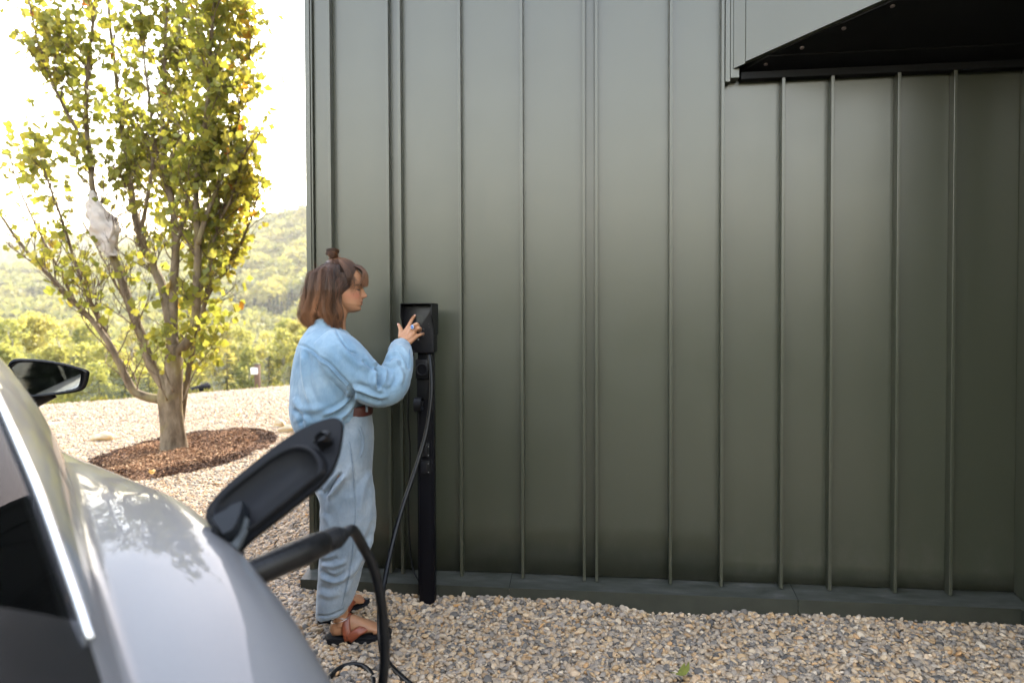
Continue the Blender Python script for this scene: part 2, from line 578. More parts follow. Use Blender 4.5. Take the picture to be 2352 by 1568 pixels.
# base flashing: sloped top, upright front, butted lengths
yf0 = 3.285
for a, b in ((XL - 0.04, -0.405), (-0.403, 0.95), (0.952, XR - 0.0)):
    m = MB()
    m.add([(a, yf0, 0.074), (b, yf0, 0.074), (b, YP + 0.02, 0.102), (a, YP + 0.02, 0.102)], [(0, 1, 2, 3)])
    m.build("flashing_ledge", M_DUSTY, house)
    m = MB()
    m.box((a, yf0 - 0.001, -0.034), (b, yf0 + 0.002, 0.0735), 0.0008)
    m.build("base_flashing", M_FLASH, house)
# canopy: splayed fascia over a soffit that rises outwards; boards, screws
phi = math.radians(50)
p0 = np.array([0.688, 3.352]); dr = np.array([math.sin(phi), -math.cos(phi)])
nn = np.array([-dr[1], dr[0]])
q = atP(2050, 0, (p0[0], p0[1], 0), np.array([nn[0], nn[1], 0]))
SLP = (q[2] - ZS) / (YP - q[1])
def zs(y): return ZS + SLP * (YP - y)
p1 = p0 + dr * 2.2
XO = 4.2
m = MB()
th = 0.02
def wedge(a, b, t0, t1, drop):
    lo = [a + nn * t0, b + nn * t0, b + nn * t1, a + nn * t1]
    V = [(p[0], p[1], zs(p[1]) + drop) for p in lo] + [(p[0], p[1], HT) for p in lo]
    return MB().add(V, [(0, 1, 5, 4), (1, 2, 6, 5), (2, 3, 7, 6), (3, 0, 4, 7), (3, 2, 1, 0), (4, 5, 6, 7)])
wedge(p0, p1, -th, 0, 0.004).build("canopy_fascia", M_SEAM, house)
wedge(p0 - dr * .012, p0 + dr * 0.045, -th - .004, -th, -0.006).build("fascia_edge_trim", M_SEAM, house)
k = 0
bounds = [YP - 0.002, 3.26, 3.06, 2.86, 2.66, 2.46, 2.26, 2.06, 1.86]
for a, b in zip(bounds[:-1], bounds[1:]):
    def xe(y): return p0[0] + dr[0] / dr[1] * (y - p0[1]) + 0.004
    y0, y1 = a - 0.003, b + 0.003
    x0, x1 = max(xe(y0), 0.692), xe(y1)
    dz = 0.0 if k % 2 else -0.004
    m = MB()
    V = [(x0, y0, zs(y0) + dz), (XO, y0, zs(y0) + dz), (XO, y1, zs(y1) + dz), (x1, y1, zs(y1) + dz)]
    V += [(x, y, z + 0.02) for x, y, z in V]
    m.add(V, [(0, 1, 2, 3), (7, 6, 5, 4), (0, 4, 5, 1), (1, 5, 6, 2), (2, 6, 7, 3), (3, 7, 4, 0)])
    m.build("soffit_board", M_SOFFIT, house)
    k += 1
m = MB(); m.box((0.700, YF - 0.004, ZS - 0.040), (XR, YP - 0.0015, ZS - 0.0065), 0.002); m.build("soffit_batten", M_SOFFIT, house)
pn = np.array([0, SLP, 1.0]); pn /= np.linalg.norm(pn)
for u, v in ((2050, 13), (1938, 64.5), (1842, 109), (1759, 147)):
    p = atP(u, v, (0, YP, ZS - .003), pn)
    MB().disc(p - pn * .006, pn, 0.009, 0.006, 12).build("soffit_screw", M_SCREW, house, angle=40)
# return wall at the right of the recess, and the unseen rest of the building
m = MB()
V = [(x, y, z) for x in (XR + .002, XR + .06) for y, z in ((1.9, -.05), (YP - .004, -.05), (YP - .004, ZS - .01), (1.9, zs(1.9) - .01))]
m.add(V, [(0, 1, 2, 3), (7, 6, 5, 4), (0, 4, 5, 1), (1, 5, 6, 2), (2, 6, 7, 3), (3, 7, 4, 0)])
m.build("return_wall", M_SEAM, house)
for y_ in (3.02, 2.72, 2.36, 2.08):
    m = MB(); m.box((XR - 0.042, y_ - .0075, ZB - .01), (XR + .0015, y_ + .0075, zs(y_) - .016), 0.002); m.build("wall_seam", M_SEAM, house)
m = MB(); m.box((XR - 0.045, 2.3, -0.03), (XR + 0.001, yf0 - 0.002, 0.0735), 0.001); m.build("return_flashing", M_FLASH, house)
m = MB(); m.box((XR - 0.006, YF - 0.03, ZB), (XR + 0.0015, YP - 0.003, ZS - 0.06), 0.001); m.build("inner_corner_trim", M_SEAM, house)
m = MB()
m.box((XL - 0.020, YP + 0.052, -0.05), (9.0, 12.0, HT - 0.004))
m.build("house_core", M_DARK, house)
for i in range(20):
    ya = YP + 0.055 + i * 0.42
    m = MB(); m.box((XL - 0.029, ya, 0.02), (XL - 0.0205, ya + 0.405, HT - 0.006)); m.build("side_panel", M_SEAM, house)
m = MB()
m.add([(XL - .15, 3.30, HT), (9.1, 3.30, HT), (9.1, 7.7, HT + 1.0), (XL - .15, 7.7, HT + 1.0), (9.1, 12.1, HT), (XL - .15, 12.1, HT)],
      [(0, 1, 2, 3), (3, 2, 4, 5), (0, 3, 5), (1, 4, 2), (0, 5, 4, 1)])
m.build("roof", M_ROOF, house)
V = [(p0[0] + .02, YP - .01), (9.0, YP - .01), (9.0, p1[1]), (p1[0], p1[1])]
MB().add([(x, y, zs(y) + .03) for x, y in V] + [(x, y, HT - .004) for x, y in V], [(3, 2, 1, 0), (4, 5, 6, 7), (0, 1, 5, 4), (1, 2, 6, 5), (2, 3, 7, 6), (3, 0, 4, 7)]).build("canopy_block", M_DARK, house)
# ================================================================== HILLS AND WOODS
HOR = 749.0
def az_of(x):                       # view pixel -> azimuth (radians, + to the right of +Y)
    d = ray(x, 749); return math.atan2(d[0], d[1])
_sk = [(-300, 530), (0, 545), (60, 541), (130, 528), (230, 522), (330, 535), (440, 548), (520, 536), (590, 520), (650, 508), (707, 494), (800, 470), (1000, 450), (1500, 440), (2300, 470)]
_nr = [(-300, 640), (0, 620), (130, 612), (260, 590), (400, 560), (520, 536), (590, 520), (650, 508), (707, 494), (800, 470), (1000, 450), (1500, 440), (2300, 470)]
def tan_tab(tab): return np.array([az_of(x) for x, _ in tab]), np.array([(HOR - y) / FPX * math.cos(az_of(x)+0.117) for x, y in tab])
A_SK, T_SK = tan_tab(_sk); A_NR, T_NR = tan_tab(_nr)
R_NEAR, R_FAR = 430.0, 760.0
def terrain_z(X, Y):
    r = np.hypot(X, Y); az = np.arctan2(X, Y)
    back = np.clip((np.abs(az) - 1.6) / 0.4, 0, 1)
    tn = np.interp(az, A_NR, T_NR, left=0.08, right=0.15)
    tf = np.interp(az, A_SK, T_SK, left=0.12, right=0.15)
    z1 = 1.35 + tn * R_NEAR - 9; z2 = 1.35 + tf * R_FAR - 17
    valley = np.interp(r, [0, 12, 18, 30, 60, 110, 150], [-0.6, -0.6, -1.6, -4.5, -10, -16, -16])
    s1 = np.clip((r - 120) / (R_NEAR - 120), 0, 1); s1 = s1 * s1 * (3 - 2 * s1) * 0.45 + s1 * 0.55
    s2 = np.clip((r - R_NEAR) / (R_FAR - R_NEAR), 0, 1); s2 = s2 * s2 * (3 - 2 * s2)
    z = valley + s1 * (z1 - valley)
    dip = np.sin(math.pi * np.clip((r - R_NEAR) / (R_FAR - R_NEAR), 0, 1)) * 18
    z = np.where(r > R_NEAR, z1 + s2 * (z2 - z1) - dip * (z2 > z1 + 5), z)
    z = np.where(r > R_FAR, z2 - (r - R_FAR) * 0.15, z)
    z = z + (fbm(X, Y, 0.012, 8) * 12 + fbm(X, Y, 0.03, 9) * 3) * np.clip((r - 130) / 120, 0, 1) * np.clip((R_NEAR - r) / 60 + 0.25, 0.1, 1)
    zb = np.interp(r, [0, 5, 12, 40, 120, 300, 900], [-0.5, -0.5, -2.6, -7, -4, 12, 50])      # the slope behind the camera
    return z * (1 - back) + zb * back
na, nr_ = 260, 90
az = np.linspace(-math.pi, math.pi, na, endpoint=False)
rr = np.concatenate([np.array([0.0]), np.geomspace(3.0, 1000, nr_)])
A, Rr = np.meshgrid(az, rr)
X, Y = Rr * np.sin(A), Rr * np.cos(A)
Z = terrain_z(X, Y)
V = np.stack([X, Y, Z], -1).reshape(-1, 3)
i, j = np.meshgrid(np.arange(na), np.arange(nr_))
a = (j * na + i).ravel(); b = (j * na + (i + 1) % na).ravel()
F = np.stack([a, a + na, b + na, b], 1)
t = NT("meadow_and_woodland_floor")
co = t.coords()
n1 = t.noise(co, 0.05, 5); n2 = t.noise(co, 1.3, 5, 0.7)
c = t.mix(n2, t.ramp(n1, [(0.35, (0.025, 0.035, 0.012)), (0.65, (0.06, 0.065, 0.022))]), (0.04, 0.048, 0.016))
M_MEADOW = t.done(t.bsdf(c, 0.9, 0, t.bump(n2, 0.6, 0.3), 0.1))
terrain = link("terrain", mesh_np("terrain", V, F, M_MEADOW, True))
tag(terrain, kind="structure")

def leaf_mat(name, stops, trans=0.35, attr=None, spec=0.25, rough=0.55, nscale=0.6):
    """leaf tissue: each clump or leaf has its own tone; light shines through"""
    t = NT(name)
    if attr:
        a = t.n("ShaderNodeAttribute", attribute_type=attr[0], attribute_name=attr[1]); fac = a.outputs["Fac"]
    else:
        fac = t.noise(t.coords(), nscale, 3)
    c = t.ramp(fac, stops)
    b = t.bsdf(c, rough, 0, None, spec)
    tr = t.n("ShaderNodeBsdfTranslucent")
    t.l(t.mix(1.0, c, (1.35, 1.3, 0.75), 'MULTIPLY'), tr.inputs[0])
    mx = t.n("ShaderNodeMixShader"); mx.inputs[0].default_value = trans
    t.l(b.outputs[0], mx.inputs[1]); t.l(tr.outputs[0], mx.inputs[2])
    return t.done(mx)
M_WOOD_LEAF = leaf_mat("woodland_crowns", [(0.0, (0.10, 0.115, 0.045)), (0.35, (0.17, 0.18, 0.065)), (0.7, (0.23, 0.225, 0.08)), (1.0, (0.28, 0.255, 0.09))], 0.42, ('INSTANCER', "tone"))
M_CONIFER_FAR = leaf_mat("conifer_crowns", [(0.0, (0.018, 0.035, 0.022)), (1.0, (0.035, 0.055, 0.03))], 0.1, ('INSTANCER', "tone"))

def leafcards(n, rng, shape, size, flat=0.5):
    """n small leaf clump faces placed by shape(rng, n) -> points; returns verts, faces"""
    P = shape(rng, n)
    d = rng.normal(size=(n, 3)); d[:, 2] *= flat; d /= np.linalg.norm(d, axis=1)[:, None]
    e = np.cross(d, rng.normal(size=(n, 3))); e /= np.linalg.norm(e, axis=1)[:, None]
    s = (size * rng.uniform(0.6, 1.3, n))[:, None]
    g = np.cross(d, e)
    V = np.stack([P - d * s, P + e * s * 0.55 + g * s * .15, P + d * s, P - e * s * 0.55 + g * s * .15], 1).reshape(-1, 3)
    return V, np.arange(4 * n).reshape(n, 4)
def crown_shape(lobes):
    L = np.array(lobes, float)          # x y z r
    def f(rng, n):
        k = rng.choice(len(L), n, p=L[:, 3] ** 2 / (L[:, 3] ** 2).sum())
        d = rng.normal(size=(n, 3)); d /= np.linalg.norm(d, axis=1)[:, None]
        d[:, 2] = np.abs(d[:, 2]) * np.where(rng.random(n) < 0.75, 1, -1)
        return L[k, :3] + d * (L[k, 3] * rng.uniform(0.55, 1.02, n) ** 0.6)[:, None]
    return f
# crowns of the woodland: lumpy masses of leaf clumps (unit size)
wood = []
for k in range(5):
    r = np.random.default_rng(300 + k)
    lobes = [(0, 0, 0.55, 0.42)] + [(math.cos(a) * 0.3, math.sin(a) * 0.3, r.uniform(0.25, 0.75), r.uniform(0.2, 0.34)) for a in r.uniform(0, 6.28, 7)]
    V, F = leafcards(420, r, crown_shape(lobes), 0.10, 0.7)
    wood.append(mesh_np("woodland_crown", V, F, M_WOOD_LEAF))
con = []
for k in range(3):
    r = np.random.default_rng(340 + k)
    def cone(rng, n):
        h = rng.random(n) ** 1.4; a = rng.uniform(0, 6.28, n); q = (1 - h) * 0.24 * rng.uniform(0.4, 1.05, n)
        return np.stack([np.cos(a) * q, np.sin(a) * q, h * 1.3], 1)
    V, F = leafcards(300, r, cone, 0.07, 0.8)
    con.append(mesh_np("conifer_crown", V, F, M_CONIFER_FAR))
WOODC = proto_collection("woodland_shapes", wood); CONC = proto_collection("conifer_shapes", con)
def conifer_patch(az, r, X, Y):
    """a dark spruce stand low on the near hill, and scattered groups"""
    row_ = HOR - FPX * (terrain_z(X, Y) + 5 - EYE[2]) / (r * np.cos(az + 0.117))
    q = (np.abs(az - az_of(628)) < 0.050) & (row_ > 702) & (row_ < 742) & (r < R_NEAR)
    q |= (np.abs(az - az_of(700)) < 0.022) & (row_ > 690) & (row_ < 735) & (r < R_NEAR)
    q |= fbm(X, Y, 0.014, 21) > 0.62
    return q
def forest():
    n = 24000
    az = RNG.uniform(az_of(-420), az_of(1150), n)
    r = np.sqrt(RNG.uniform(120 ** 2, (R_FAR + 15) ** 2, n))
    X, Y = r * np.sin(az), r * np.cos(az)
    n2 = 3000                                       # slope behind the camera, seen in reflections
    azb = RNG.uniform(1.75, 4.6, n2); rb = 12 * (320 / 12) ** RNG.random(n2)
    X = np.concatenate([X, rb * np.sin(azb)]); Y = np.concatenate([Y, rb * np.cos(azb)])
    az = np.concatenate([az, azb]); r = np.concatenate([r, rb]); n += n2
    Z = terrain_z(X, Y)
    cp = conifer_patch(az, r, X, Y) & (az < 1.2)
    s = RNG.uniform(5.5, 11.0, n) * (1 + 0.25 * (r > 450))
    bk = az > 1.5
    s = np.where(bk, np.clip(r * 0.25, 4.0, 15), s)
    rot = np.stack([np.zeros(n), np.zeros(n), RNG.uniform(0, 6.28, n)], 1)
    sc = np.stack([s, s, s * RNG.uniform(0.9, 1.35, n)], 1)
    tone = np.clip(0.5 + 0.5 * fbm(X, Y, 0.03, 31) + RNG.normal(0, 0.22, n), 0, 1)
    cp = cp | bk
    for nm, k, pc in (("woodland", ~cp, WOODC), ("conifer_woodland", cp, CONC)):
        p = np.stack([X, Y, Z - 1.0], 1)[k]
        scatter(nm, p, rot[k], sc[k] * (1.0 if nm == "woodland" else 0.72), tone[k], pc)
forest()

# ---- single trees standing below the edge of the terrace
M_BARK_PALE = simple("pale_birch_bark", (0.42, 0.39, 0.33), 0.8, 0, 0.4, 6, 0.3, 0.2)
M_BARK_BROWN = simple("brown_bark", (0.11, 0.085, 0.06), 0.9, 0, 0.3, 8, 0.4, 0.2)
LEAFY = [leaf_mat("birch_leaves_%s" % n, st, 0.56, None, 0.2, 0.55, 1.3) for n, st in (
    ("light", [(0.3, (0.25, 0.25, 0.095)), (0.7, (0.36, 0.35, 0.15))]),
    ("yellow", [(0.3, (0.28, 0.26, 0.095)), (0.7, (0.38, 0.35, 0.145))]),
    ("green", [(0.3, (0.18, 0.195, 0.075)), (0.7, (0.29, 0.29, 0.115))]))]
M_SPRUCE = leaf_mat("spruce_needles", [(0.3, (0.028, 0.042, 0.016)), (0.7, (0.06, 0.075, 0.028))], 0.15, None, 0.2, 0.6, 2.0)
def broad_tree(name, label, base, h, w, mats, seed, group):
    r = np.random.default_rng(seed)
    th = thing(name, label, "tree", base, group)
    base = np.array(base, float)
    top = base + np.array([r.normal(0, 0.2), r.normal(0, 0.2), h * 0.93])
    path = cr([base - (0, 0, .2), base + (r.normal(0, .06), r.normal(0, .06), h * .35), base + (r.normal(0, .12), r.normal(0, .1), h * .65), top], 12)
    tr = MB().tube(path, np.linspace(h * 0.012 + .015, 0.012, 12), 8)
    lobes = []
    for k in range(26):
        f = r.uniform(0.16, 0.98); a = r.uniform(0, 6.28)
        ww = w * 0.5 * math.sin(math.pi * min(1, 0.18 + 0.80 * f)) ** 0.8
        q = path[int(f * 11)] + np.array([math.cos(a), math.sin(a), 0]) * ww * r.uniform(0.35, 0.85) + np.array([0, 0, h * .04])
        s = path[max(0, int(f * 11) - 1)]
        tr.tube(cr([s, (s + q) / 2 + (0, 0, .05 * h), q], 5), np.linspace(0.02, 0.007, 5) * (h / 5), 5)
        lobes.append((*q, w * r.uniform(0.09, 0.19)))
    lobes.append((*top, w * 0.13))
    tr.build("trunk", M_BARK_PALE, th, True)
    V, F = leafcards(3400, r, crown_shape(lobes), 0.030 * h ** 0.6, 0.7)
    link("crown", mesh_np("crown", V, F, mats), th)
    return th
def spruce(label, base, h, w, seed, group="young spruces along the terrace edge"):
    r = np.random.default_rng(seed)
    th = thing("spruce_tree", label, "tree", base, group)
    base = np.array(base, float)
    MB().tube([base - (0, 0, .2), base + (0, 0, h)], [h * .022, .006], 8).build("trunk", M_BARK_BROWN, th, True)
    V = []; F = []
    for k in range(int(150)):
        f = r.random() ** 1.25
        a = r.uniform(0, 6.28); L = w * 0.5 * (1 - f) ** 0.85 * r.uniform(0.8, 1.12) + 0.04
        z0 = base + (0, 0, h * (0.04 + 0.93 * f))
        d = np.array([math.cos(a), math.sin(a), 0])
        m = max(5, int(L / 0.045))
        for i in range(m):
            u = (i + r.random()) / m
            p = z0 + d * L * u + np.array([0, 0, L * (-0.22 * u + 0.18 * u * u + 0.12)])
            for sgn in (-1, 1):
                e = (d * 0.7 + sgn * np.array([-d[1], d[0], 0]) * r.uniform(.4, 1) + np.array([0, 0, r.uniform(-.3, .35)]))
                e /= np.linalg.norm(e)
                l = 0.075 * (h / 1.6) ** .7 * r.uniform(.6, 1.3); wv = np.cross(e, (0, 0, 1.0)) * l * 0.22 + np.array([0, 0, l * .08])
                b = len(V)
                V += [p - wv, p + e * l * .6 - wv * .6, p + e * l, p + wv]
                F.append((b, b + 1, b + 2, b + 3))
    link("crown", mesh_np("crown", V, F, M_SPRUCE), th)
def ground_under(x, D):
    """point at distance D below view column x, on the slope beyond the terrace"""
    d = ray(x, 749); p = EYE + d * D
    return p[0], p[1], float(terrain_z(np.array([p[0]]), np.array([p[1]]))[0])
# (view column, distance, top row, width, tone)
row = [(-40, 24, 690, 3.4, 0), (30, 22, 730, 2.6, 2), (90, 27, 712, 3.2, 1), (150, 23, 750, 2.4, 0), (205, 30, 735, 3.3, 2), (250, 24, 780, 2.5, 0),
       (300, 33, 742, 3.2, 1), (345, 26, 770, 2.6, 2), (455, 31, 748, 2.9, 0), (500, 27, 770, 2.0, 1), (545, 34, 742, 2.6, 0),
       (582, 25, 788, 1.5, 2), (612, 30, 752, 2.2, 1), (648, 27, 745, 2.0, 0), (690, 32, 725, 2.6, 1), (735, 28, 735, 2.4, 0),
       (60, 40, 705, 4.2, 0), (180, 42, 715, 4.2, 1), (400, 44, 728, 4.4, 2), (520, 45, 735, 3.6, 1), (660, 44, 722, 3.6, 2), (-10, 18, 790, 2.2, 2), (225, 19, 830, 1.9, 2), (335, 20, 842, 1.7, 0)]
TL = ["pale green birch rising behind the terrace edge", "yellowing birch rising behind the terrace edge", "darker green birch rising behind the terrace edge"]
PLACE = ["at the far left of the photo", "above the left end of the car mirror", "directly above the car mirror", "over the right tip of the car mirror",
         "left of the low bare branch", "low down, behind the low bare branch", "seen through the limbs left of the trunk", "just left of the main trunk",
         "just right of the main trunk", "left of the rounded spruce", "right behind the rounded spruce, with the tallest top there", "narrow and low, left of the brown bollard",
         "right behind the brown bollard", "between the bollard and the woman", "right behind the woman's back", "hidden mostly by the house corner",
         "in the back row beyond the mirror", "in the back row left of the white wrapped limb", "in the back row behind the main trunk", "in the back row between trunk and bollard",
         "in the back row beside the woman's hair", "low bush-like one at the left edge below the mirror's top", "low one under the leftmost limb", "low one between the low limb and the trunk"]
for k, ((x, D, y, w, tn), pl) in enumerate(zip(row, PLACE)):
    gx, gy, gz = ground_under(x, D)
    top = EYE[2] + (HOR - y) / FPX * D
    broad_tree("birch_tree", ["pale green birch ", "yellowing birch ", "darker green birch "][tn] + pl, (gx, gy, gz), top - gz, w * 1.15, LEAFY[[0, 1, 2][tn]], 500 + k, "young birches below the terrace")
for k, (x, D, yb, y, w, lb) in enumerate([(520, 18.5, 905, 806, 1.05, "rounded green spruce at the terrace edge between trunk and bollard"),
                                     (617, 20, 903, 812, 0.8, "slim spruce standing just right of the brown bollard"),
                                     (285, 17, 935, 835, 1.5, "wide dark spruce low under the bare limb left of the trunk"),
                                     (225, 15.5, 930, 868, 1.0, "small dark spruce beside the tip of the car mirror"),
                                     (340, 15.5, 920, 850, 0.9, "small dark spruce against the left side of the trunk"),
                                     (665, 20, 893, 838, 0.7, "small spruce half hidden behind the woman's jacket")]):
    d = ray(x, 749); p = EYE + d * D
    zb = EYE[2] - (yb - HOR) / FPX * D
    spruce(lb, (p[0], p[1], zb), (yb - y) / FPX * D, w * 1.25, 700 + k)
# grass and herbs on the bank just beyond the gravel edge
t_g = leaf_mat("bank_herbs", [(0.3, (0.09, 0.10, 0.03)), (0.7, (0.17, 0.165, 0.05))], 0.35, None, 0.2, 0.6, 3)
n = 16000
xg = RNG.uniform(-16, -2.5, n); yg = edge_y(xg) + RNG.uniform(0.1, 1, n) ** 1.5 * 6
zz = np.minimum(-0.3 * (yg - edge_y(xg)) , -0.05)
zz = np.maximum(zz, terrain_z(xg, yg)) 
hh = RNG.uniform(0.06, 0.22, n); aa = RNG.uniform(0, 6.28, n); ln = RNG.normal(0, .35, n)
dx, dy = np.cos(aa) * .035, np.sin(aa) * .035
V = np.stack([np.stack([xg - dx, yg - dy, zz - .1], 1), np.stack([xg + dx, yg + dy, zz - .1], 1),
              np.stack([xg + dx * .6 - dy * ln * 3, yg + dy * .6 + dx * ln * 3, zz + hh * .8], 1), np.stack([xg - dy * ln * 5, yg + dx * ln * 5, zz + hh], 1)], 1).reshape(-1, 3)
tag(link("bank_grass", mesh_np("bank_grass", V, np.arange(4 * n).reshape(n, 4), t_g)), kind="stuff")
# ================================================================== THE TULIP TREE IN ITS BARK BED
t = NT("smooth_grey_bark")
co = t.coords()
n1 = t.noise(t.coords((1, 1, 0.35)), 14, 5, 0.6); n2 = t.noise(co, 4.5, 4); n3 = t.noise(t.coords((1, 1, 6)), 10, 3)
c = t.ramp(n1, [(0.3, (0.085, 0.062, 0.040)), (0.55, (0.18, 0.14, 0.095)), (0.75, (0.30, 0.245, 0.18))])
c = t.mix(t.ramp(n2, [(0.52, (0, 0, 0)), (0.66, (0.7, 0.7, 0.7))]), c, (0.20, 0.165, 0.07))
nrm = t.bump(n3, 0.35, 0.01); nrm = t.bump(n1, 0.5, 0.012, nrm)
M_TBARK = t.done(t.bsdf(c, 0.85, 0, nrm, 0.2))
M_TWIG = simple("twig_bark", (0.12, 0.085, 0.06), 0.8, 0, 0.3, 20, 0.3, 0.2)
TREE0 = atZ(400, 1040)
tree = thing("tulip_tree", "multi stemmed tree with yellow green lobed leaves growing in an oval bark bed", "tree", TREE0)
YT = TREE0[1]
def T(x, y, dy=0.0): return atY(x, y, YT + dy)
PXM = 7.32 / FPX
limbs = []
def limb(pts, r0, r1, n=26, dy0=0.0, dy1=0.0):
    dys = np.linspace(dy0, dy1, len(pts))
    P = cr([T(x, y, d) for (x, y), d in zip(pts, dys)], n)
    R = np.linspace(r0 * .9, r1 * .72, n) * PXM
    P = P + 0.006 * np.stack([vnoise(np.arange(n), np.full(n, r0), 0.6, k) for k in (1, 2, 3)], 1) * np.linspace(0, 1, n)[:, None]
    limbs.append((P, R)); return P, R
trunk = [(401, 1052), (400, 1030), (397, 985), (393, 940), (392, 905), (398, 865), (401, 825), (399, 790)]
P = cr([T(x, y) for x, y in trunk], 40)
R = cr(np.array([38, 30, 25.5, 24.5, 26, 21, 18, 17])[:, None], 40)[:, 0] * PXM
th = np.linspace(0, 2 * math.pi, 28, endpoint=False)
rings = []
for i in range(40):
    f = 1 + 0.05 * np.sin(3 * th + i * .12) + 0.035 * np.sin(5 * th + 2 - i * .07) + (0.16 * max(0, 1 - i / 5)) * np.cos(5 * th + .6) ** 2
    rings.append(P[i] + np.stack([np.cos(th) * R[i] * f, np.sin(th) * R[i] * f, 0 * th], 1))
mtr = MB().loft(rings)
A = limb([(385, 920), (362, 916), (335, 911), (308, 898), (290, 868), (272, 828), (248, 785), (214, 738), (176, 700), (122, 642), (66, 584), (14, 512), (-30, 455)], 13, 3, 40, 0, -0.5)
B = limb([(392, 905), (368, 872), (345, 835), (328, 780), (306, 722), (286, 662), (264, 600), (248, 548), (232, 490), (212, 430), (205, 350), (197, 250), (203, 150), (214, 50), (222, -70)], 14, 3.5, 40, -.05, -0.25)
Cc = limb([(399, 800), (390, 740), (374, 662), (348, 605), (322, 540), (306, 470), (296, 390), (281, 300), (266, 180), (252, 40), (246, -90)], 14, 3.5, 34, 0, 0.35)
D = limb([(399, 800), (397, 735), (400, 650), (404, 560), (396, 470), (379, 400), (373, 300), (376, 200), (380, 100), (386, -60)], 13, 4, 34, 0.05, 0.1)
E_ = limb([(404, 812), (436, 778), (450, 725), (452, 640), (455, 560), (450, 470), (456, 380), (471, 280), (482, 150), (494, -40)], 13, 3.5, 34, 0, -0.4)
F_ = limb([(412, 1000), (424, 905), (436, 840), (446, 790), (462, 720), (488, 660), (520, 612), (552, 560), (578, 500), (596, 430)], 9, 2.5, 34, 0.12, 0.5)
G = limb([(455, 560), (476, 490), (508, 410), (534, 330), (553, 230), (572, 130), (580, 30)], 7, 2.2, 26, -0.25, 0.15)
H = limb([(262, 812), (236, 752), (206, 690), (172, 602), (150, 525), (118, 440), (92, 360)], 6, 2, 26, -.12, -0.6)
I = limb([(404, 560), (428, 480), (436, 390), (430, 280), (424, 150), (418, -20)], 7, 2.5, 26, .05, 0.55)
J = limb([(205, 350), (160, 270), (120, 190), (86, 90), (62, -20)], 5, 2, 22, -.2, -0.55)
K = limb([(322, 540), (338, 460), (352, 360), (346, 250), (330, 120), (318, -30)], 6, 2, 24, .15, 0.0)
L_ = limb([(446, 790), (470, 700), (482, 610), (500, 520), (534, 450), (560, 360), (600, 300)], 6, 2, 24, .15, -.2)
M_ = limb([(176, 700), (130, 610), (84, 520), (44, 430), (20, 350)], 4, 1.6, 20, -.3, -.1)
N_ = limb([(306, 722), (270, 660), (240, 600), (186, 500)], 3.2, 1.5, 16, .1, .3)
S1 = limb([(384, 920), (372, 895), (364, 868), (352, 838), (348, 808)], 2.4, 1.2, 14, -.14, -.3)
S2 = limb([(398, 900), (386, 872), (378, 846), (380, 815)], 2.2, 1.2, 14, -.12, -.28)
S3 = limb([(420, 925), (432, 890), (446, 856), (462, 830), (484, 800)], 2.6, 1.2, 14, -.08, -.2)
for P_, R_ in limbs: mtr.tube(P_, R_, 9)
mtr.build("trunk", M_TBARK, tree, True)

# dense / sparse parts of the crown, in the plane of the tree (view columns and rows)
def density(x, y):
    g = lambda cx, cy, sx, sy: math.exp(-((x - cx) / sx) ** 2 - ((y - cy) / sy) ** 2)
    d = 0.92 * g(485, 150, 125, 300) + 0.74 * g(500, 440, 105, 170) + 1.0 * g(190, 90, 130, 150) + 0.55 * g(170, 260, 110, 90) \
        + 0.5 * g(300, 330, 60, 120) + 0.55 * g(470, 700, 80, 90) + 0.32 * g(60, 400, 60, 90) + 0.3 * g(70, 540, 90, 60) + 0.85 * g(366, 868, 34, 50) + 0.6 * g(455, 800, 45, 60) + 0.18 * g(190, 620, 150, 120) \
        + 0.5 * g(560, 590, 50, 60) + 0.9 * g(430, -120, 260, 120)
    d -= 0.7 * g(345, 190, 28, 70) + 0.35 * g(250, 520, 60, 50) + 0.3 * g(330, 40, 25, 60)
    if x > 612 + 20 * math.sin(y * .05): d *= 0.06
    if x > 590 and y < 60: d *= .3
    return max(0.0, d)
rt = random.Random(5)
mtw = MB()
leaf_at = []
def twig(p, d, L, r, depth):
    n = 7
    pts = [p]; q = np.array(p); v = np.array(d)
    for i in range(n - 1):
        v = v + np.array([rt.gauss(0, .16), rt.gauss(0, .16), rt.gauss(0.08, .10)]); v /= np.linalg.norm(v)
        q = q + v * L / (n - 1); pts.append(q)
    mtw.tube(pts, np.linspace(r, r * .35, n), 4, False)
    for i in range(2 if depth == 0 else 1, n):
        leaf_at.append((pts[i], v.copy()))
        if depth < 2 and rt.random() < (0.62 if depth == 0 else 0.35):
            a = rt.uniform(0, 6.28)
            s = np.array([math.cos(a), math.sin(a) * .8, rt.uniform(.2, 1.0)]); s /= np.linalg.norm(s)
            twig(pts[i], v * .6 + s * .75, L * rt.uniform(.4, .7), r * .55, depth + 1)
for li, (P_, R_) in enumerate(limbs):
    m = len(P_)
    seglen = np.linalg.norm(np.diff(P_, axis=0), axis=1).sum()
    k = int(seglen * 10.5)
    for _ in range(k):
        f = rt.uniform(0.22, 1.0); i = min(m - 2, int(f * (m - 1)))
        p = P_[i]
        d_ = P_[i + 1] - P_[i]; d_ = d_ / np.linalg.norm(d_)
        a = rt.uniform(0, 6.28)
        s = np.array([math.cos(a), math.sin(a), rt.uniform(0.1, .7)])
        twig(p, d_ * .8 + s * .75, rt.uniform(.28, .62), max(.0035, min(.008, R_[i] * .45)), 0)
mtw.build("twigs", M_TWIG, tree)

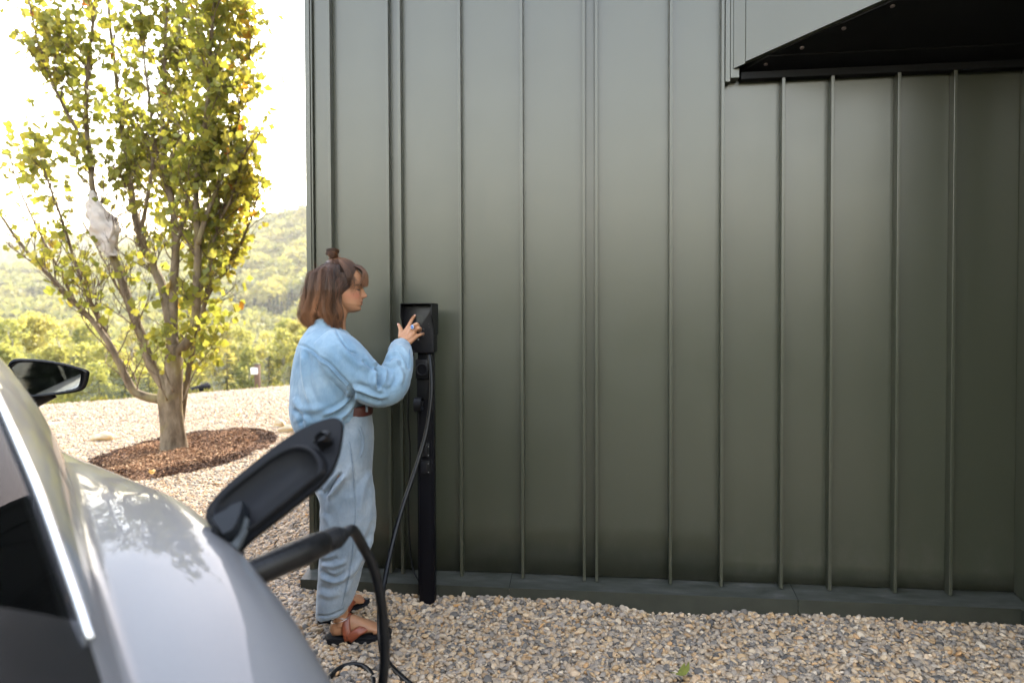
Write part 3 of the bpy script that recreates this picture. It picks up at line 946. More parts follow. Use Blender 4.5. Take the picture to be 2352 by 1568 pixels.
# leaf shapes: four-lobed with a notched tip, folded along the midrib
half = [(0.0, 0.0), (0.20, -0.03), (0.46, 0.10), (0.42, 0.30), (0.33, 0.42), (0.50, 0.62), (0.36, 0.80), (0.17, 0.88), (0.0, 0.78)]
leaf_meshes = []
LV = []
for k in range(5):
    r = np.random.default_rng(60 + k)
    fold, curl, tw = r.uniform(.15, .6), r.uniform(-.5, .25), r.normal(0, .25)
    V = []
    mid = [(0, 0.0), (0, .26), (0, .52), (0, .78)]
    for x, y in half + [(-x, y) for x, y in half[1:-1]]:
        V.append((x * (1 + r.normal(0, .06)), y + r.normal(0, .015)))
    nH = len(half)
    pts = [(x, y, abs(x) * fold + curl * y * y * .5 + tw * x * y) for x, y in V]
    m0 = len(pts); pts += [(0, .3, curl * .045), (0, .56, curl * .157)]
    Lh = list(range(nH, 2 * nH - 2))
    F = [(0, 1, 2, m0), (m0, 2, 3, 4), (m0, 4, 5, m0 + 1), (m0 + 1, 5, 6, 7), (m0 + 1, 7, 8)]
    mp = {0: 0, nH - 1: nH - 1}
    for i in range(1, nH - 1): mp[i] = Lh[i - 1]
    F += [tuple(mp.get(i, i) for i in reversed(f)) for f in F]
    LV.append((np.array(pts), F))
LEAFCOL = [(0.0, (0.15, 0.175, 0.04)), (0.35, (0.225, 0.235, 0.05)), (0.62, (0.31, 0.29, 0.062)), (0.84, (0.40, 0.34, 0.07)), (0.93, (0.44, 0.25, 0.04)), (1.0, (0.33, 0.12, 0.025))]
M_LEAF = leaf_mat("tulip_leaf", LEAFCOL, 0.55, ('GEOMETRY', "tone"), 0.35, 0.42)
leaf_tones = (0.12, 0.3, 0.45, 0.58, 0.7, 0.82, 0.96)
single = {}
for k in range(5):
    for ti, tn in enumerate(leaf_tones):
        me = mesh_np("leaf", LV[k][0], LV[k][1], M_LEAF)
        at = me.attributes.new("tone", 'FLOAT', 'POINT'); at.data.foreach_set("value", np.full(len(LV[k][0]), tn, np.float32))
        single[k, ti] = me
cand = []
for p, v in leaf_at:
    q = p - EYE
    D_ = float(q @ AXF); x = PCX + FPX * float(q @ AXR) / D_; y = PCY - FPX * float(q @ AXU) / D_
    dn = density(x, y)
    nrep = dn * 0.47
    for _ in range(int(nrep) + (rt.random() < nrep % 1)):
        off = np.array([rt.gauss(0, .045), rt.gauss(0, .06), rt.gauss(-.01, .045)])
        s = rt.uniform(.048, .108)
        out = (abs(x - 330) / 330) ** 2
        tone = min(1, max(0, rt.gauss(0.36 + 0.20 * (x > 520) + 0.12 * (x < 120), .17) + (0.32 if rt.random() < .05 else 0)))
        M = Euler((rt.gauss(-0.9, .55), rt.gauss(0, .6), rt.uniform(0, 6.28))).to_matrix()
        cand.append((p + off, s, tone, M, rt.randrange(5), D_ / s, 0 < y < 1000 and x > 0))
cand.sort(key=lambda c: (not c[6], c[5]))
print("LEAVES", len(cand))
for p, s, tone, M, k, _, _ in cand[:300]:
    ti = int(np.argmin([abs(tone - q) for q in leaf_tones]))
    o = bpy.data.objects.new("leaf", single[k, ti]); COL.objects.link(o)
    o.parent = tree; o.matrix_parent_inverse = tree.matrix_basis.inverted()
    o.matrix_basis = Matrix.Translation(Vector(p)) @ (M.to_4x4() @ Matrix.Scale(s, 4))
VV, FF, TT = [], [], []
b = 0
for p, s, tone, M, k, _, _ in cand[300:]:
    v = LV[k][0] @ np.array(M).T * s + p
    VV.append(v); FF += [tuple(i + b for i in f) for f in LV[k][1]]; b += len(v); TT += [tone] * len(v)
me = mesh_np("foliage", np.vstack(VV), FF, M_LEAF)
at = me.attributes.new("tone", 'FLOAT', 'POINT'); at.data.foreach_set("value", np.array(TT, np.float32))
tag(link("foliage", me, tree), kind="stuff")

# white fleece wrapped round one limb
M_FLEECE = None
t = NT("white_fleece")
co = t.coords()
nz = t.noise(t.coords((1, 1, 2.2)), 7, 4, .6, 1.0)
b_ = t.bsdf(t.ramp(nz, [(0.3, (0.60, 0.54, 0.50)), (0.7, (0.78, 0.74, 0.71))]), 0.9, 0, t.bump(nz, 0.8, 0.04), 0.1)
tr_ = t.n("ShaderNodeBsdfTranslucent"); tr_.inputs[0].default_value = (0.75, 0.68, 0.62, 1)
mx_ = t.n("ShaderNodeMixShader"); mx_.inputs[0].default_value = 0.35
t.l(b_.outputs[0], mx_.inputs[1]); t.l(tr_.outputs[0], mx_.inputs[2])
M_FLEECE = t.done(mx_)
path = [(209, 438), (214, 458), (222, 480), (233, 505), (241, 532), (245, 556), (250, 576), (256, 588)]
rad = [4, 10, 20, 28, 27, 22, 15, 11]
Pp = cr([T(x, y, -.21) for x, y in path], 44); Rr_ = cr(np.array(rad, float)[:, None], 44)[:, 0] * PXM
rings = []
th = np.linspace(0, 2 * math.pi, 36, endpoint=False)
for i in range(44):
    f = 1 + 0.16 * np.sin(3 * th + i * .32) + 0.09 * np.sin(7 * th - i * .5) + 0.06 * math.sin(i * .9)
    rings.append(Pp[i] + np.outer(np.cos(th) * Rr_[i] * f, AXR) + np.outer(np.sin(th) * Rr_[i] * f * .85, (0, 1, 0)))
mf = MB().loft(rings)
fl = [T(x, y, -.27) for x, y in ((262, 520), (252, 545), (238, 556), (224, 562))]
for a_ in (0,):
    q = cr(fl, 14); w_ = np.linspace(.09, .015, 14)
    rings = [q[i] + np.outer(np.cos(th) * w_[i] * .5, AXU) + np.outer(np.sin(th) * w_[i] * .3, (0, 1, 0)) for i in range(14)]
    mf.loft(rings)
wrap = mf.build("fleece_wrap", M_FLEECE, None, True)
tag(wrap, "white fleece cloth wrapped around a limb of the tree", "cloth")

# ---- bark bed, boulders
t = NT("bark_mulch")
co = t.coords()
n1 = t.noise(co, 26, 5, .7); n2 = t.noise(co, 3.0, 4)
c = t.mix(t.ramp(n2, [(0.4, (0, 0, 0)), (0.6, (1, 1, 1))]), t.ramp(n1, [(0.3, (0.045, 0.022, 0.012)), (0.7, (0.16, 0.08, 0.043))]), t.ramp(n1, [(0.3, (0.07, 0.038, 0.022)), (0.7, (0.24, 0.135, 0.075))]))
M_MULCH = t.done(t.bsdf(c, 0.9, 0, t.bump(n1, 1.0, 0.03), 0.15))
nr2, na2 = 30, 90
V = []; F = []
for i in range(nr2 + 1):
    for j in range(na2):
        a = 2 * math.pi * j / na2; f = i / nr2
        c0 = math.cos(a); s0 = math.sin(a)
        rot = math.radians(8)
        rr_ = f * (1 + 0.05 * math.sin(4 * a + 1) + 0.04 * math.sin(9 * a))
        u, v = 0.80 * c0 * rr_, 1.50 * s0 * rr_
        X_ = MULCH_C[0] + u * math.cos(rot) - v * math.sin(rot); Y_ = MULCH_C[1] + u * math.sin(rot) + v * math.cos(rot)
        z = 0.055 * (1 - f ** 2) + 0.02 * float(vnoise(X_, Y_, 6, 3)) + 0.008 - (0.05 if i == nr2 else 0)
        V.append((X_, Y_, z))
for i in range(nr2):
    for j in range(na2):
        k = (j + 1) % na2
        F.append((i * na2 + j, (i + 1) * na2 + j, (i + 1) * na2 + k, i * na2 + k))
mulch = link("bark_bed", mesh_np("bark_bed", V, F, M_MULCH, True))
tag(mulch, kind="structure")
t = NT("bark_chip")
a = t.n("ShaderNodeAttribute", attribute_type='INSTANCER', attribute_name="tone")
c = t.ramp(a.outputs["Fac"], [(0, (0.040, 0.019, 0.011)), (0.4, (0.14, 0.070, 0.036)), (0.75, (0.31, 0.17, 0.09)), (1, (0.50, 0.33, 0.19))])
M_CHIP = t.done(t.bsdf(c, 0.85, 0, None, 0.2))
chips = []
for k in range(4):
    r = np.random.default_rng(80 + k)
    bm = bmesh.new(); bmesh.ops.create_cube(bm, size=1)
    for v in bm.verts: v.co = Vector((v.co.x * 2 * r.uniform(.7, 1.1), v.co.y * r.uniform(.5, .9), v.co.z * .28 * r.uniform(.6, 1.3))) + Vector(r.normal(0, .08, 3))
    me = bpy.data.meshes.new("bark_chip"); bm.to_mesh(me); bm.free(); me.materials.append(M_CHIP); chips.append(me)
CH = proto_collection("chip_shapes", chips)
n = 15000
a = RNG.uniform(0, 6.28, n); f = np.sqrt(RNG.random(n)) * 1.03
u, v = .8 * np.cos(a) * f, 1.5 * np.sin(a) * f; ro = math.radians(8)
X_ = MULCH_C[0] + u * math.cos(ro) - v * math.sin(ro); Y_ = MULCH_C[1] + u * math.sin(ro) + v * math.cos(ro)
z = 0.055 * np.clip(1 - f ** 2, 0, 1) + 0.02 * vnoise(X_, Y_, 6, 3) + 0.012
s = RNG.uniform(.006, .02, n)
tone = np.clip(RNG.normal(.48, .26, n) + 0.32 * vnoise(X_, Y_, 1.3, 12) - .38 * (f > .80), 0, 1)
scatter("bark_chips", np.stack([X_, Y_, z], 1), RNG.normal(0, .5, (n, 3)) + np.stack([0 * a, 0 * a, a * 3], 1), np.stack([s, s, s], 1), tone, CH)
t = NT("sandstone")
co = t.coords(); nz = t.noise(co, 9, 6, .6); n2 = t.noise(t.coords((1, 1, 5)), 6, 3)
c = t.mix(t.ramp(n2, [(0.4, (0, 0, 0)), (0.65, (1, 1, 1))]), t.ramp(nz, [(0.3, (0.40, 0.33, 0.23)), (0.7, (0.55, 0.49, 0.38))]), (0.44, 0.29, 0.12))
M_SANDST = t.done(t.bsdf(c, 0.85, 0, t.bump(nz, .7, .02), .2))
def boulder(name, seed, c, s, rz, label):
    me = rock_mesh(name, seed, 3, M_SANDST, s, 11, .1)
    o = link(name, me); o.location = c; o.rotation_euler = (0.05, 0.04, rz)
    return tag(o, label, "stone")
p = atZ(233, 1012); boulder("boulder", 7, (p[0], p[1], .035), (.165, .10, .07), .1, "flat sandy boulder on the gravel left of the bark bed")
p = atZ(664, 992); boulder("boulder", 11, (p[0], p[1] - .02, .05), (.13, .09, .075), .5, "larger pale boulder at the right tip of the bark bed")
p = atZ(640, 984); boulder("boulder", 15, (p[0] - .04, p[1] + .12, .05), (.11, .09, .075), -.2, "smaller boulder tucked behind the one at the bed's right tip")

# ---- brown bollard with white plate, black roll at the terrace edge
M_BROWN = simple("brown_painted_post", (0.11, 0.06, 0.04), .6, 0, .15, 20, .1)
M_WHITE = simple("white_plate", (0.82, 0.82, 0.82), .4, 0, .03, 20, .02)
p = atZ(592, 889)
hb = thing("bollard", "brown square bollard with a white plate at the gravel edge", "bollard", p)
D_ = float((p - EYE) @ AXF); k = D_ / FPX
m = MB().box((p[0] - 5.2 * k, p[1] - 5.2 * k, -.15), (p[0] + 5.2 * k, p[1] + 5.2 * k, 52 * k), .008); m.build("post", M_BROWN, hb, angle=30)
m = MB().box((p[0] - 5.6 * k, p[1] - 5.6 * k, 52 * k), (p[0] + 5.6 * k, p[1] + 5.6 * k, 54 * k), .004); m.build("post_cap", M_FLASH, hb, angle=30)
m = MB().box((p[0] - 12 * k, p[1] - 5.2 * k - .05, 30 * k), (p[0] + 4 * k, p[1] - 5.2 * k - .002, 45 * k), .012); m.build("plate", M_WHITE, hb, angle=40)
M_ROLL = simple("black_sheeting", (0.012, 0.013, 0.017), .95, 0, .3, 12, .4, .05, .01)
pa, pb = atZ(424, 902), atZ(478, 896)
path = cr([pa + (0, 0, .03), pa * .5 + pb * .5 + (0, 0, .055), pb + (0, 0, .085)], 22)
th = np.linspace(0, 2 * math.pi, 20, endpoint=False)
rings = []
ax_ = (pb - pa) / np.linalg.norm(pb - pa); side = np.cross(ax_, (0, 0, 1))
for i in range(22):
    r_ = np.interp(i, [0, 3, 12, 20, 21], [.02, .05, .062, .085, .078])
    f = 1 + .08 * np.sin(3 * th + i * .4) + .05 * np.sin(6 * th - i * .7)
    rings.append(path[i] + np.outer(np.cos(th) * r_ * f, side) + np.outer(np.sin(th) * r_ * f, (0, 0, 1)))
ro_ = MB().loft(rings).build("sheeting_roll", M_ROLL, None, True)
tag(ro_, "black roll of sheeting lying on the gravel edge behind the tree", "roll")
# cream clip / tag fixed where the low branch leaves the trunk
q = T(413, 917, -.15)
M_FALL = leaf_mat("fallen_leaf", LEAFCOL, 0.1, ('GEOMETRY', "tone"), 0.3, 0.5)
for (x, y, tn) in ((548, 960, .95), (290, 1112, .93), (600, 1060, .9), (360, 1090, .95), (1556, 1562, .3)):
    p = atZ(x, y); k = rt.randrange(5)
    me = mesh_np("fallen_leaf", LV[k][0] * .075, LV[k][1], M_FALL)
    at = me.attributes.new("tone", 'FLOAT', 'POINT'); at.data.foreach_set("value", np.full(len(LV[k][0]), tn, np.float32))
    o = link("fallen_leaf", me); o.location = (p[0], p[1], p[2] + .03); o.rotation_euler = (rt.gauss(0, .3), rt.gauss(0, .3), rt.uniform(0, 6))
    lab = {548: "orange fallen leaf on the gravel right behind the tree", 290: "orange fallen leaf at the near edge of the bark bed", 600: "yellow fallen leaf on gravel right of the bark bed",
           360: "rusty fallen leaf on gravel near the car", 1556: "green leaf at the bottom edge of the photo"}[int(x)]
    tag(o, lab, "leaf", "leaves fallen on the ground")
# ================================================================== CHARGING STATION
M_BLACK = simple("black_powder_coat", (0.006, 0.006, 0.007), .45, 0, .2, 40, .12, .25, .001)
M_FACE = simple("black_satin_face", (0.0065, 0.0065, 0.0085), .38, 0, .1, 60, .05, .3, .0006)
M_POST = simple("black_post_paint", (0.0028, 0.0028, 0.0045), .4, 0, .2, 30, .08, .2, .001)
M_RUB = simple("black_rubber_cable", (0.004, 0.0043, 0.0052), .42, 0, .25, 60, .15, .3, .001)
M_SCREEN = simple("grey_lcd_glass", (0.035, 0.037, 0.037), .25, 0, .06, 10, .0)
M_MARK = simple("light_grey_print", (0.22, 0.22, 0.22), .5, 0, .05, 10, 0)
M_STEEL = simple("steel_screw", (0.5, 0.5, 0.5), .3, .9, .1, 60, 0)
ZX = lambda zx: (960 + zx / 8.711) / 1.0884
ZY = lambda zy: (740 + zy / 8.711) / 1.0884
YH, YB, YW = 3.115, 3.168, 3.245        # hood front, box face, box back
def X5(zx, zy, Y): return atY(ZX(zx), ZY(zy), Y)
pf, pb_ = 3.205, 3.262
xl, xr = atY(962, 1200, pf)[0], atY(996, 1200, pf)[0]
station = thing("charging_station", "slim black car charging post with a hooded wall box in front of the house", "charging post", ((xl + xr) / 2, 3.23, 0))
face_t = X5(700, 180, YB)[2]; face_b = X5(700, 1238, YB)[2]
face_l, face_r = X5(403, 700, YB)[0], X5(1080, 700, YB)[0]
MB().box((xl, pf, -0.03), (xr, pb_, face_t - .02), .002).build("post", M_POST, station, angle=30)
MB().box((xl - .02, pf - .015, -.035), (xr + .02, pb_ + .012, .006), .002).build("foot_plate", M_POST, station, angle=30)
# bracing channel ledge on the post edges
m = MB(); m.box((xl - .004, pf - .004, .06), (xl + .004, pf + .02, face_b - .03), .001); m.box((xr - .004, pf - .004, .06), (xr + .004, pf + .02, face_b - .03), .001)
m.build("post_flange", M_POST, station, angle=30)
# wall box: rounded slab
def rrect(x0, x1, z0, z1, r, n=6):
    P = []
    for cx_, cz_, a0 in ((x1 - r, z1 - r, 0), (x0 + r, z1 - r, 90), (x0 + r, z0 + r, 180), (x1 - r, z0 + r, 270)):
        for k in range(n + 1):
            a = math.radians(a0 + 90 * k / n); P.append((cx_ + r * math.cos(a), cz_ + r * math.sin(a)))
    return P
def slab(prof, y0, y1, bev=.004):
    c = np.mean(prof, axis=0)
    def ring(y, inset):
        out = []
        for x, z in prof:
            d = np.array([x, z]) - c; L = np.linalg.norm(d)
            q = c + d * (1 - inset / L); out.append((q[0], y, q[1]))
        return out
    return MB().loft([ring(y0, bev * 1.0), ring(y0 + bev * .3, bev * .3), ring(y0 + bev, 0), ring(y1, 0)])
slab(rrect(face_l, face_r, face_b, face_t, .011), YB, YW).build("wall_box", M_FACE, station, angle=40)
slab(rrect(face_l + .006, face_r - .006, face_b + .010, face_t - .012, .012), YB - .0018, YB + .004, .0015).build("front_panel", M_FACE, station, angle=40)
# hood: top, two tapered sides, back
hx0, hx1 = X5(345, 160, YH)[0], X5(1040, 160, YH)[0]
ht = X5(700, 152, YH)[2]; hb = X5(1180, 838, YW)[2]
th_ = .0035
def plate(pts2, x0, x1): # (y, z) outline extruded in x
    n = len(pts2)
    return MB().loft([[(x0, y, z) for y, z in pts2], [(x1, y, z) for y, z in pts2]])
side = [(YH, ht), (YH, ht - .057), (YB - .002, ht - .115), (YB + .012, hb), (YW + .004, hb), (YW + .004, ht)]
m = plate(side, hx0, hx0 + th_); m2 = plate(side, max(hx1 - th_, face_r + .001), max(hx1, face_r + .0045))
m.v += []; b0 = len(m.v); m.add(m2.v, m2.f)
m.box((hx0 + th_, YH, ht - th_), (max(hx1 - th_, face_r + .001), YW + .004, ht), .0005)
m.box((hx0 + th_, YW + .0005, hb), (max(hx1 - th_, face_r + .001), YW + .004, ht - th_ - .0005))
m.build("hood", M_BLACK, station, angle=30)
# screen, printed contactless sign, indicator dots
a, b = X5(700, 415, YB - .003), X5(848, 577, YB - .003)
MB().box((a[0], YB - .0032, b[2]), (b[0], YB - .0019, a[2]), .0006).build("screen", M_SCREEN, station)
m = MB()
cxm, czm = X5(800, 800, YB)[0], X5(800, 795, YB)[2]
u8 = 1 / 8.711 / 1.0884 * 3.17 / FPX
for r_ in (25, 42, 58):                                   # contactless waves
    q = [(cxm - 38 * u8 + r_ * u8 * math.cos(a_), YB - .0024, czm + r_ * u8 * math.sin(a_)) for a_ in np.linspace(-.75, .75, 9)]
    m.tube(q, .0006, 5)
for sx, sz in ((1, 1), (1, -1), (-1, 1), (-1, -1)):        # corner brackets round them
    q = [(cxm + sx * 75 * u8, YB - .0024, czm + sz * (85 - 24) * u8), (cxm + sx * 73 * u8, YB - .0024, czm + sz * 82 * u8), (cxm + sx * 45 * u8, YB - .0024, czm + sz * 85 * u8)]
    m.tube(cr(q, 7), .0007, 5)
m.build("contactless_sign", M_MARK, station)
dd = X5(750, 940, YB)
m = MB(); m.disc((dd[0], YB - .0017, dd[2]), (0, -1, 0), .0042, .0008, 16); m.build("status_light", M_MARK, station)
m = MB()
for zx, zy in ((968, 250), (977, 602), (985, 680)):
    q = X5(zx, zy, YB); m.disc((q[0], YB - .0017, q[2]), (0, -1, 0), .0011, .0006, 8)
m.build("indicator_dots", M_MARK, station)
# plug holster below the box, cable hook, sockets  (columns/rows of the 980..1120 x 860..1220 detail)
QX = lambda x: (980 + x / 4.357) / 1.0884
QY = lambda y: (860 + y / 4.357) / 1.0884
def Q(x, y, Y): return atY(QX(x), QY(y), Y)
a, b = Q(255, 165, pf - .03), Q(395, 378, pf - .03)
MB().box((a[0], pf - .036, b[2]), (b[0], pf - .0005, a[2]), .006).build("plug_holster", M_BLACK, station, angle=40)
c_ = Q(328, 278, pf - .04); r_ = .0265
m = MB()
thh = np.linspace(0, 2 * math.pi, 33)
m.tube([(c_[0] + r_ * math.cos(q), pf - .042, c_[2] + r_ * math.sin(q)) for q in thh], .0042, 8)
m.build("holster_ring", M_BLACK, station, True)
MB().disc((c_[0], pf - .0375, c_[2]), (0, 1, 0), .024, .001, 24).build("holster_mouth", M_POST, station)
q = Q(345, 408, pf - .01)
MB().disc((q[0], pf - .0005, q[2]), (0, -1, 0), .0042, .004, 10).build("holster_screw", M_STEEL, station)
a, b = Q(270, 380, pf - .01), Q(390, 560, pf - .01)
MB().box((a[0], pf - .006, b[2] - .02), (b[0], pf - .0006, a[2] - .001), .001).build("holster_plate", M_BLACK, station, angle=30)
# cable hook: an upright band curling forward
c_ = Q(300, 655, pf - .04)
m = MB()
an = np.linspace(math.radians(-150), math.radians(150), 22)
ro_, wd = .034, .034
out = []
for q in an:                                       # open ring seen from the side, axis along X
    y = pf - .045 - ro_ * math.cos(q); z = c_[2] + ro_ * math.sin(q) * 1.0
    yi = pf - .045 - (ro_ - .005) * math.cos(q); zi = c_[2] + (ro_ - .005) * math.sin(q)
    x0, x1 = c_[0] - wd * .62, c_[0] + wd * .38
    out.append([(x0, y, z), (x1, y, z), (x1, yi, zi), (x0, yi, zi)])
m.loft(out)
m.box((c_[0] - wd * .3, pf - .02, c_[2] - .012), (c_[0] + wd * .3, pf - .0007, c_[2] + .012), .002)
m.build("cable_hook", M_BLACK, station, angle=35)
for k, (y0, y1) in enumerate(((1075, 1228), (1262, 1412))):
    a, b = Q(306, y0, pf - .015), Q(412, y1, pf - .015)
    so = MB().box((a[0], pf - .018, b[2]), (b[0], pf - .0008, a[2]), .003).build("power_socket", M_BLACK, station, angle=40)
    w = b[0] - a[0]; h = a[2] - b[2]
    MB().box((a[0] + w * .1, pf - .026, b[2] + h * .08), (b[0] - w * .22, pf - .0185, a[2] - h * .12), .004).build("socket_lid", M_FACE, so, angle=40)
    MB().box((a[0] + w * .15, pf - .023, a[2] - h * .1), (a[0] + w * .62, pf - .0186, a[2] + h * .02), .002).build("lid_hinge", M_BLACK, so, angle=40)
    m = MB()
    for fx, fz in ((.88, .76), (.88, .14)):
        m.disc((a[0] + w * fx, pf - .0185, b[2] + h * fz), (0, -1, 0), .0032, .002, 10)
    m.build("socket_screws", M_STEEL, so)
# thin supply lead hanging in a bow left of the post
pts = [(950, 812, 3.22), (944, 850, 3.22), (939, 905, 3.22), (937, 960, 3.24), (941, 1020, 3.26), (941, 1080, 3.27), (938, 1140, 3.28), (939, 1200, 3.285), (943, 1270, 3.29), (951, 1312, 3.285), (962, 1334, 3.27)]
MB().tube(cr([atY(*p) for p in pts], 60), .0042, 8).build("supply_lead", M_RUB, station, True)
MB().disc(atY(951, 808, 3.215), (0, 0, 1), .009, .02, 12).build("cable_gland", M_BLACK, station, True)
MB().disc(atY(986, 815, 3.19), (0, 0, 1), .013, .022, 12).build("cable_gland", M_BLACK, station, True)

# ---- the charging cable: box -> down the post -> ground -> loop -> up to the plug in the car
gz = .012
def G(x, y): return atZ(x, y, gz)
pts = [atY(986, 812, 3.185), atY(990, 850, 3.16), atY(991, 900, 3.135), atY(984, 965, 3.11), atY(972, 1020, 3.08), atY(950, 1090, 3.03), atY(926, 1160, 2.97), atY(906, 1230, 2.90), atY(890, 1300, 2.82),
       atY(879, 1360, 2.73), atY(872, 1405, 2.66), atY(872, 1440, 2.60)]
pts += [atY(876, 1490, 2.54), G(886, 1512), G(905, 1536), G(930, 1560), G(962, 1590), G(975, 1640), G(930, 1690), G(870, 1670), G(860, 1600)]
pts += [G(855, 1552), G(835, 1530), G(808, 1526), G(780, 1534), G(757, 1556), G(742, 1590)]
pl_end = None
# ================================================================== THE CAR (seen over its right rear corner)
CF = np.array([-math.sin(math.radians(47.7)), math.cos(math.radians(47.7)), 0.0])      # forward
CR_ = np.array([math.cos(math.radians(47.7)), math.sin(math.radians(47.7)), 0.0])      # to its right
CO = 1.07 * CF - 0.558 * CR_; CO[2] = 0
def car(s, l, z): return CO + CF * s + CR_ * l + np.array([0, 0, z])
t = NT("silver_car_paint")
co = t.coords()
fl_ = t.noise(co, 900, 1)
c = t.ramp(fl_, [(0.3, (0.098, 0.098, 0.101)), (0.7, (0.126, 0.126, 0.129))])
M_PAINT = t.done(t.bsdf(c, 0.42, 0.0, None, 0.15, Coat_Weight=0.6, Coat_Roughness=0.03, Coat_IOR=1.4))
t = NT("tinted_car_glass")
fr = t.n("ShaderNodeFresnel"); fr.inputs[0].default_value = 1.28
tg = t.n("ShaderNodeBsdfTransparent"); tg.inputs[0].default_value = (0.30, 0.31, 0.30, 1)
gg = t.n("ShaderNodeBsdfGlossy"); gg.inputs["Roughness"].default_value = 0.01; gg.inputs[0].default_value = (0.9, 0.9, 0.9, 1)
mx = t.n("ShaderNodeMixShader"); t.l(t.math('MULTIPLY', fr.outputs[0], 0.4), mx.inputs[0]); t.l(tg.outputs[0], mx.inputs[1]); t.l(gg.outputs[0], mx.inputs[2])
M_GLASS = t.done(mx)
M_TRIM = simple("polished_trim", (0.80, 0.80, 0.81), .20, .85, .03, 30, 0)
M_GBLACK = simple("gloss_black_panel", (0.004, 0.004, 0.0045), .2, 0, .1, 20, 0, .35)
M_MBLACK = simple("matt_black_plastic", (0.0075, 0.008, 0.0095), .5, 0, .2, 80, .2, .25, .001)
M_TYRE = simple("tyre_rubber", (0.02, 0.02, 0.02), .8, 0, .2, 30, .2)
M_RIM = simple("alloy_rim", (0.45, 0.46, 0.47), .3, .9, .05, 30, 0)
M_REDL = simple("red_lamp_lens", (0.35, 0.01, 0.01), .1, 0, .1, 20, 0, .6)
M_CLEARL = simple("clear_lamp_lens", (0.6, 0.62, 0.65), .1, .2, .1, 20, 0, .6)
car_o = thing("parked_car", "silver electric car seen over its rear corner with open charge flap", "car", car(1.3, 0, 0))
S_ = np.array([-.86, -.78, -.62, -.42, -.2, .1, .34, .8, 1.3, 1.8, 2.25, 2.6, 2.9, 3.2, 3.45, 3.6])
def K(v): return np.array(v, float)
zc = K([.66, .80, .92, 1.02, 1.115, 1.235, 1.33, 1.475, 1.54, 1.53, 1.47, 1.28, 1.08, 1.00, .88, .66])
le = K([.52, .60, .66, .695, .70, .685, .665, .63, .605, .60, .62, .66, .70, .70, .64, .56])
ze = K([.655, .79, .885, .935, .985, 1.105, 1.198, 1.36, 1.455, 1.48, 1.42, 1.235, 1.045, .965, .85, .65])
lb = K([.535, .62, .685, .715, .722, .742, .768, .815, .835, .845, .850, .845, .82, .78, .69, .58])
zb = K([.645, .775, .865, .918, .968, 1.020, 1.035, 1.030, 1.010, .99, .98, .97, .965, .92, .81, .63])
ls = K([.60, .72, .82, .878, .912, .931, .935, .920, .905, .900, .900, .905, .89, .85, .77, .62])
zsh = K([.61, .74, .85, .922, .970, 1.009, 1.018, .985, .950, .935, .935, .93, .91, .86, .76, .60])
lm = K([.66, .79, .892, .935, .955, .966, .968, .940, .925, .920, .920, .930, .925, .89, .81, .66])
zm = K([.54, .66, .77, .845, .890, .923, .925, .86, .81, .80, .80, .82, .80, .75, .66, .54])
NSt = 132
ss = np.linspace(S_[0], S_[-1], NSt)
def sm(v):
    # monotone-ish cubic: dense linear, then smoothed
    d = np.interp(ss, S_, v)
    k = np.array([1, 2, 3, 4, 3, 2, 1.]); k /= k.sum()
    return np.convolve(np.pad(d, 3, mode='edge'), k, 'valid')
ZC, LE, ZE, LB, ZBt, LS, ZSh, LM, ZM = [sm(v) for v in (zc, le, ze, lb, zb, ls, zsh, lm, zm)]
ends = np.clip((ss - S_[0]) / .14, 0, 1); endf = np.clip((S_[-1] - ss) / .14, 0, 1)
SEC = []
NP = []
for i in range(NSt):
    hw = ends[i] * endf[i]
    roof = [(LE[i] * f, ZE[i] + (ZC[i] - ZE[i]) * (1 - f ** 3.0)) for f in np.linspace(0, 1, 11)]
    gh = []
    for f in np.linspace(0, 1, 10)[1:]:
        bulge = .022 * math.sin(math.pi * f) * min(1, max(0, (ZE[i] - ZBt[i]) / .3))
        gh.append((LE[i] + (LB[i] - LE[i]) * (f ** .92) + bulge, ZE[i] + (ZBt[i] - ZE[i]) * f))
    low = cr([(LB[i], ZBt[i]), ((LB[i] + LS[i]) / 2, (ZBt[i] + ZSh[i]) / 2 + .010), (LS[i], ZSh[i]), (LM[i], ZM[i]), (LM[i] - .012, .62 * min(1, ZM[i] / .7)), (LM[i] - .03, .42), (LM[i] - .045, .26)], 30)[1:]
    row = roof + gh + [tuple(q) for q in low] + [(LM[i] * .8, .20), (0, .20)]
    SEC.append(row)
SEC = np.array(SEC)                       # stations, section points, (l, z)
nP = SEC.shape[1]
iE, iB = 10, 19
RW, FWH = (0.05, .98), (2.72, .98)
def build_half(sign):
    V = np.zeros((NSt, nP, 3))
    for i in range(NSt):
        for j in range(nP):
            V[i, j] = car(ss[i], sign * SEC[i, j, 0], SEC[i, j, 1])
    return V
VR, VL = build_half(1), build_half(-1)
def zone(i, j):
    s = (ss[i] + ss[i + 1]) / 2; z = (SEC[i, j, 1] + SEC[i, j + 1, 1]) / 2
    if j < iE:
        if -.14 < s < .98: return "rear_window"
        if -.50 < s <= -.14: return "spoiler_panel"
        if 2.18 < s < 2.88: return "windscreen"
        return "body"
    if iE <= j < iB - 1 and .92 < s < 2.62 and SEC[i, iE, 1] - SEC[i, iB, 1] > .1:
        return "side_window" if not (1.36 < s < 1.42) else "pillar_panel"
    for w in (RW[0], FWH[0]):
        if math.hypot(s - w, z - .34) < .375 and j > iB + 5: return None
    return "body"
bucket = {}
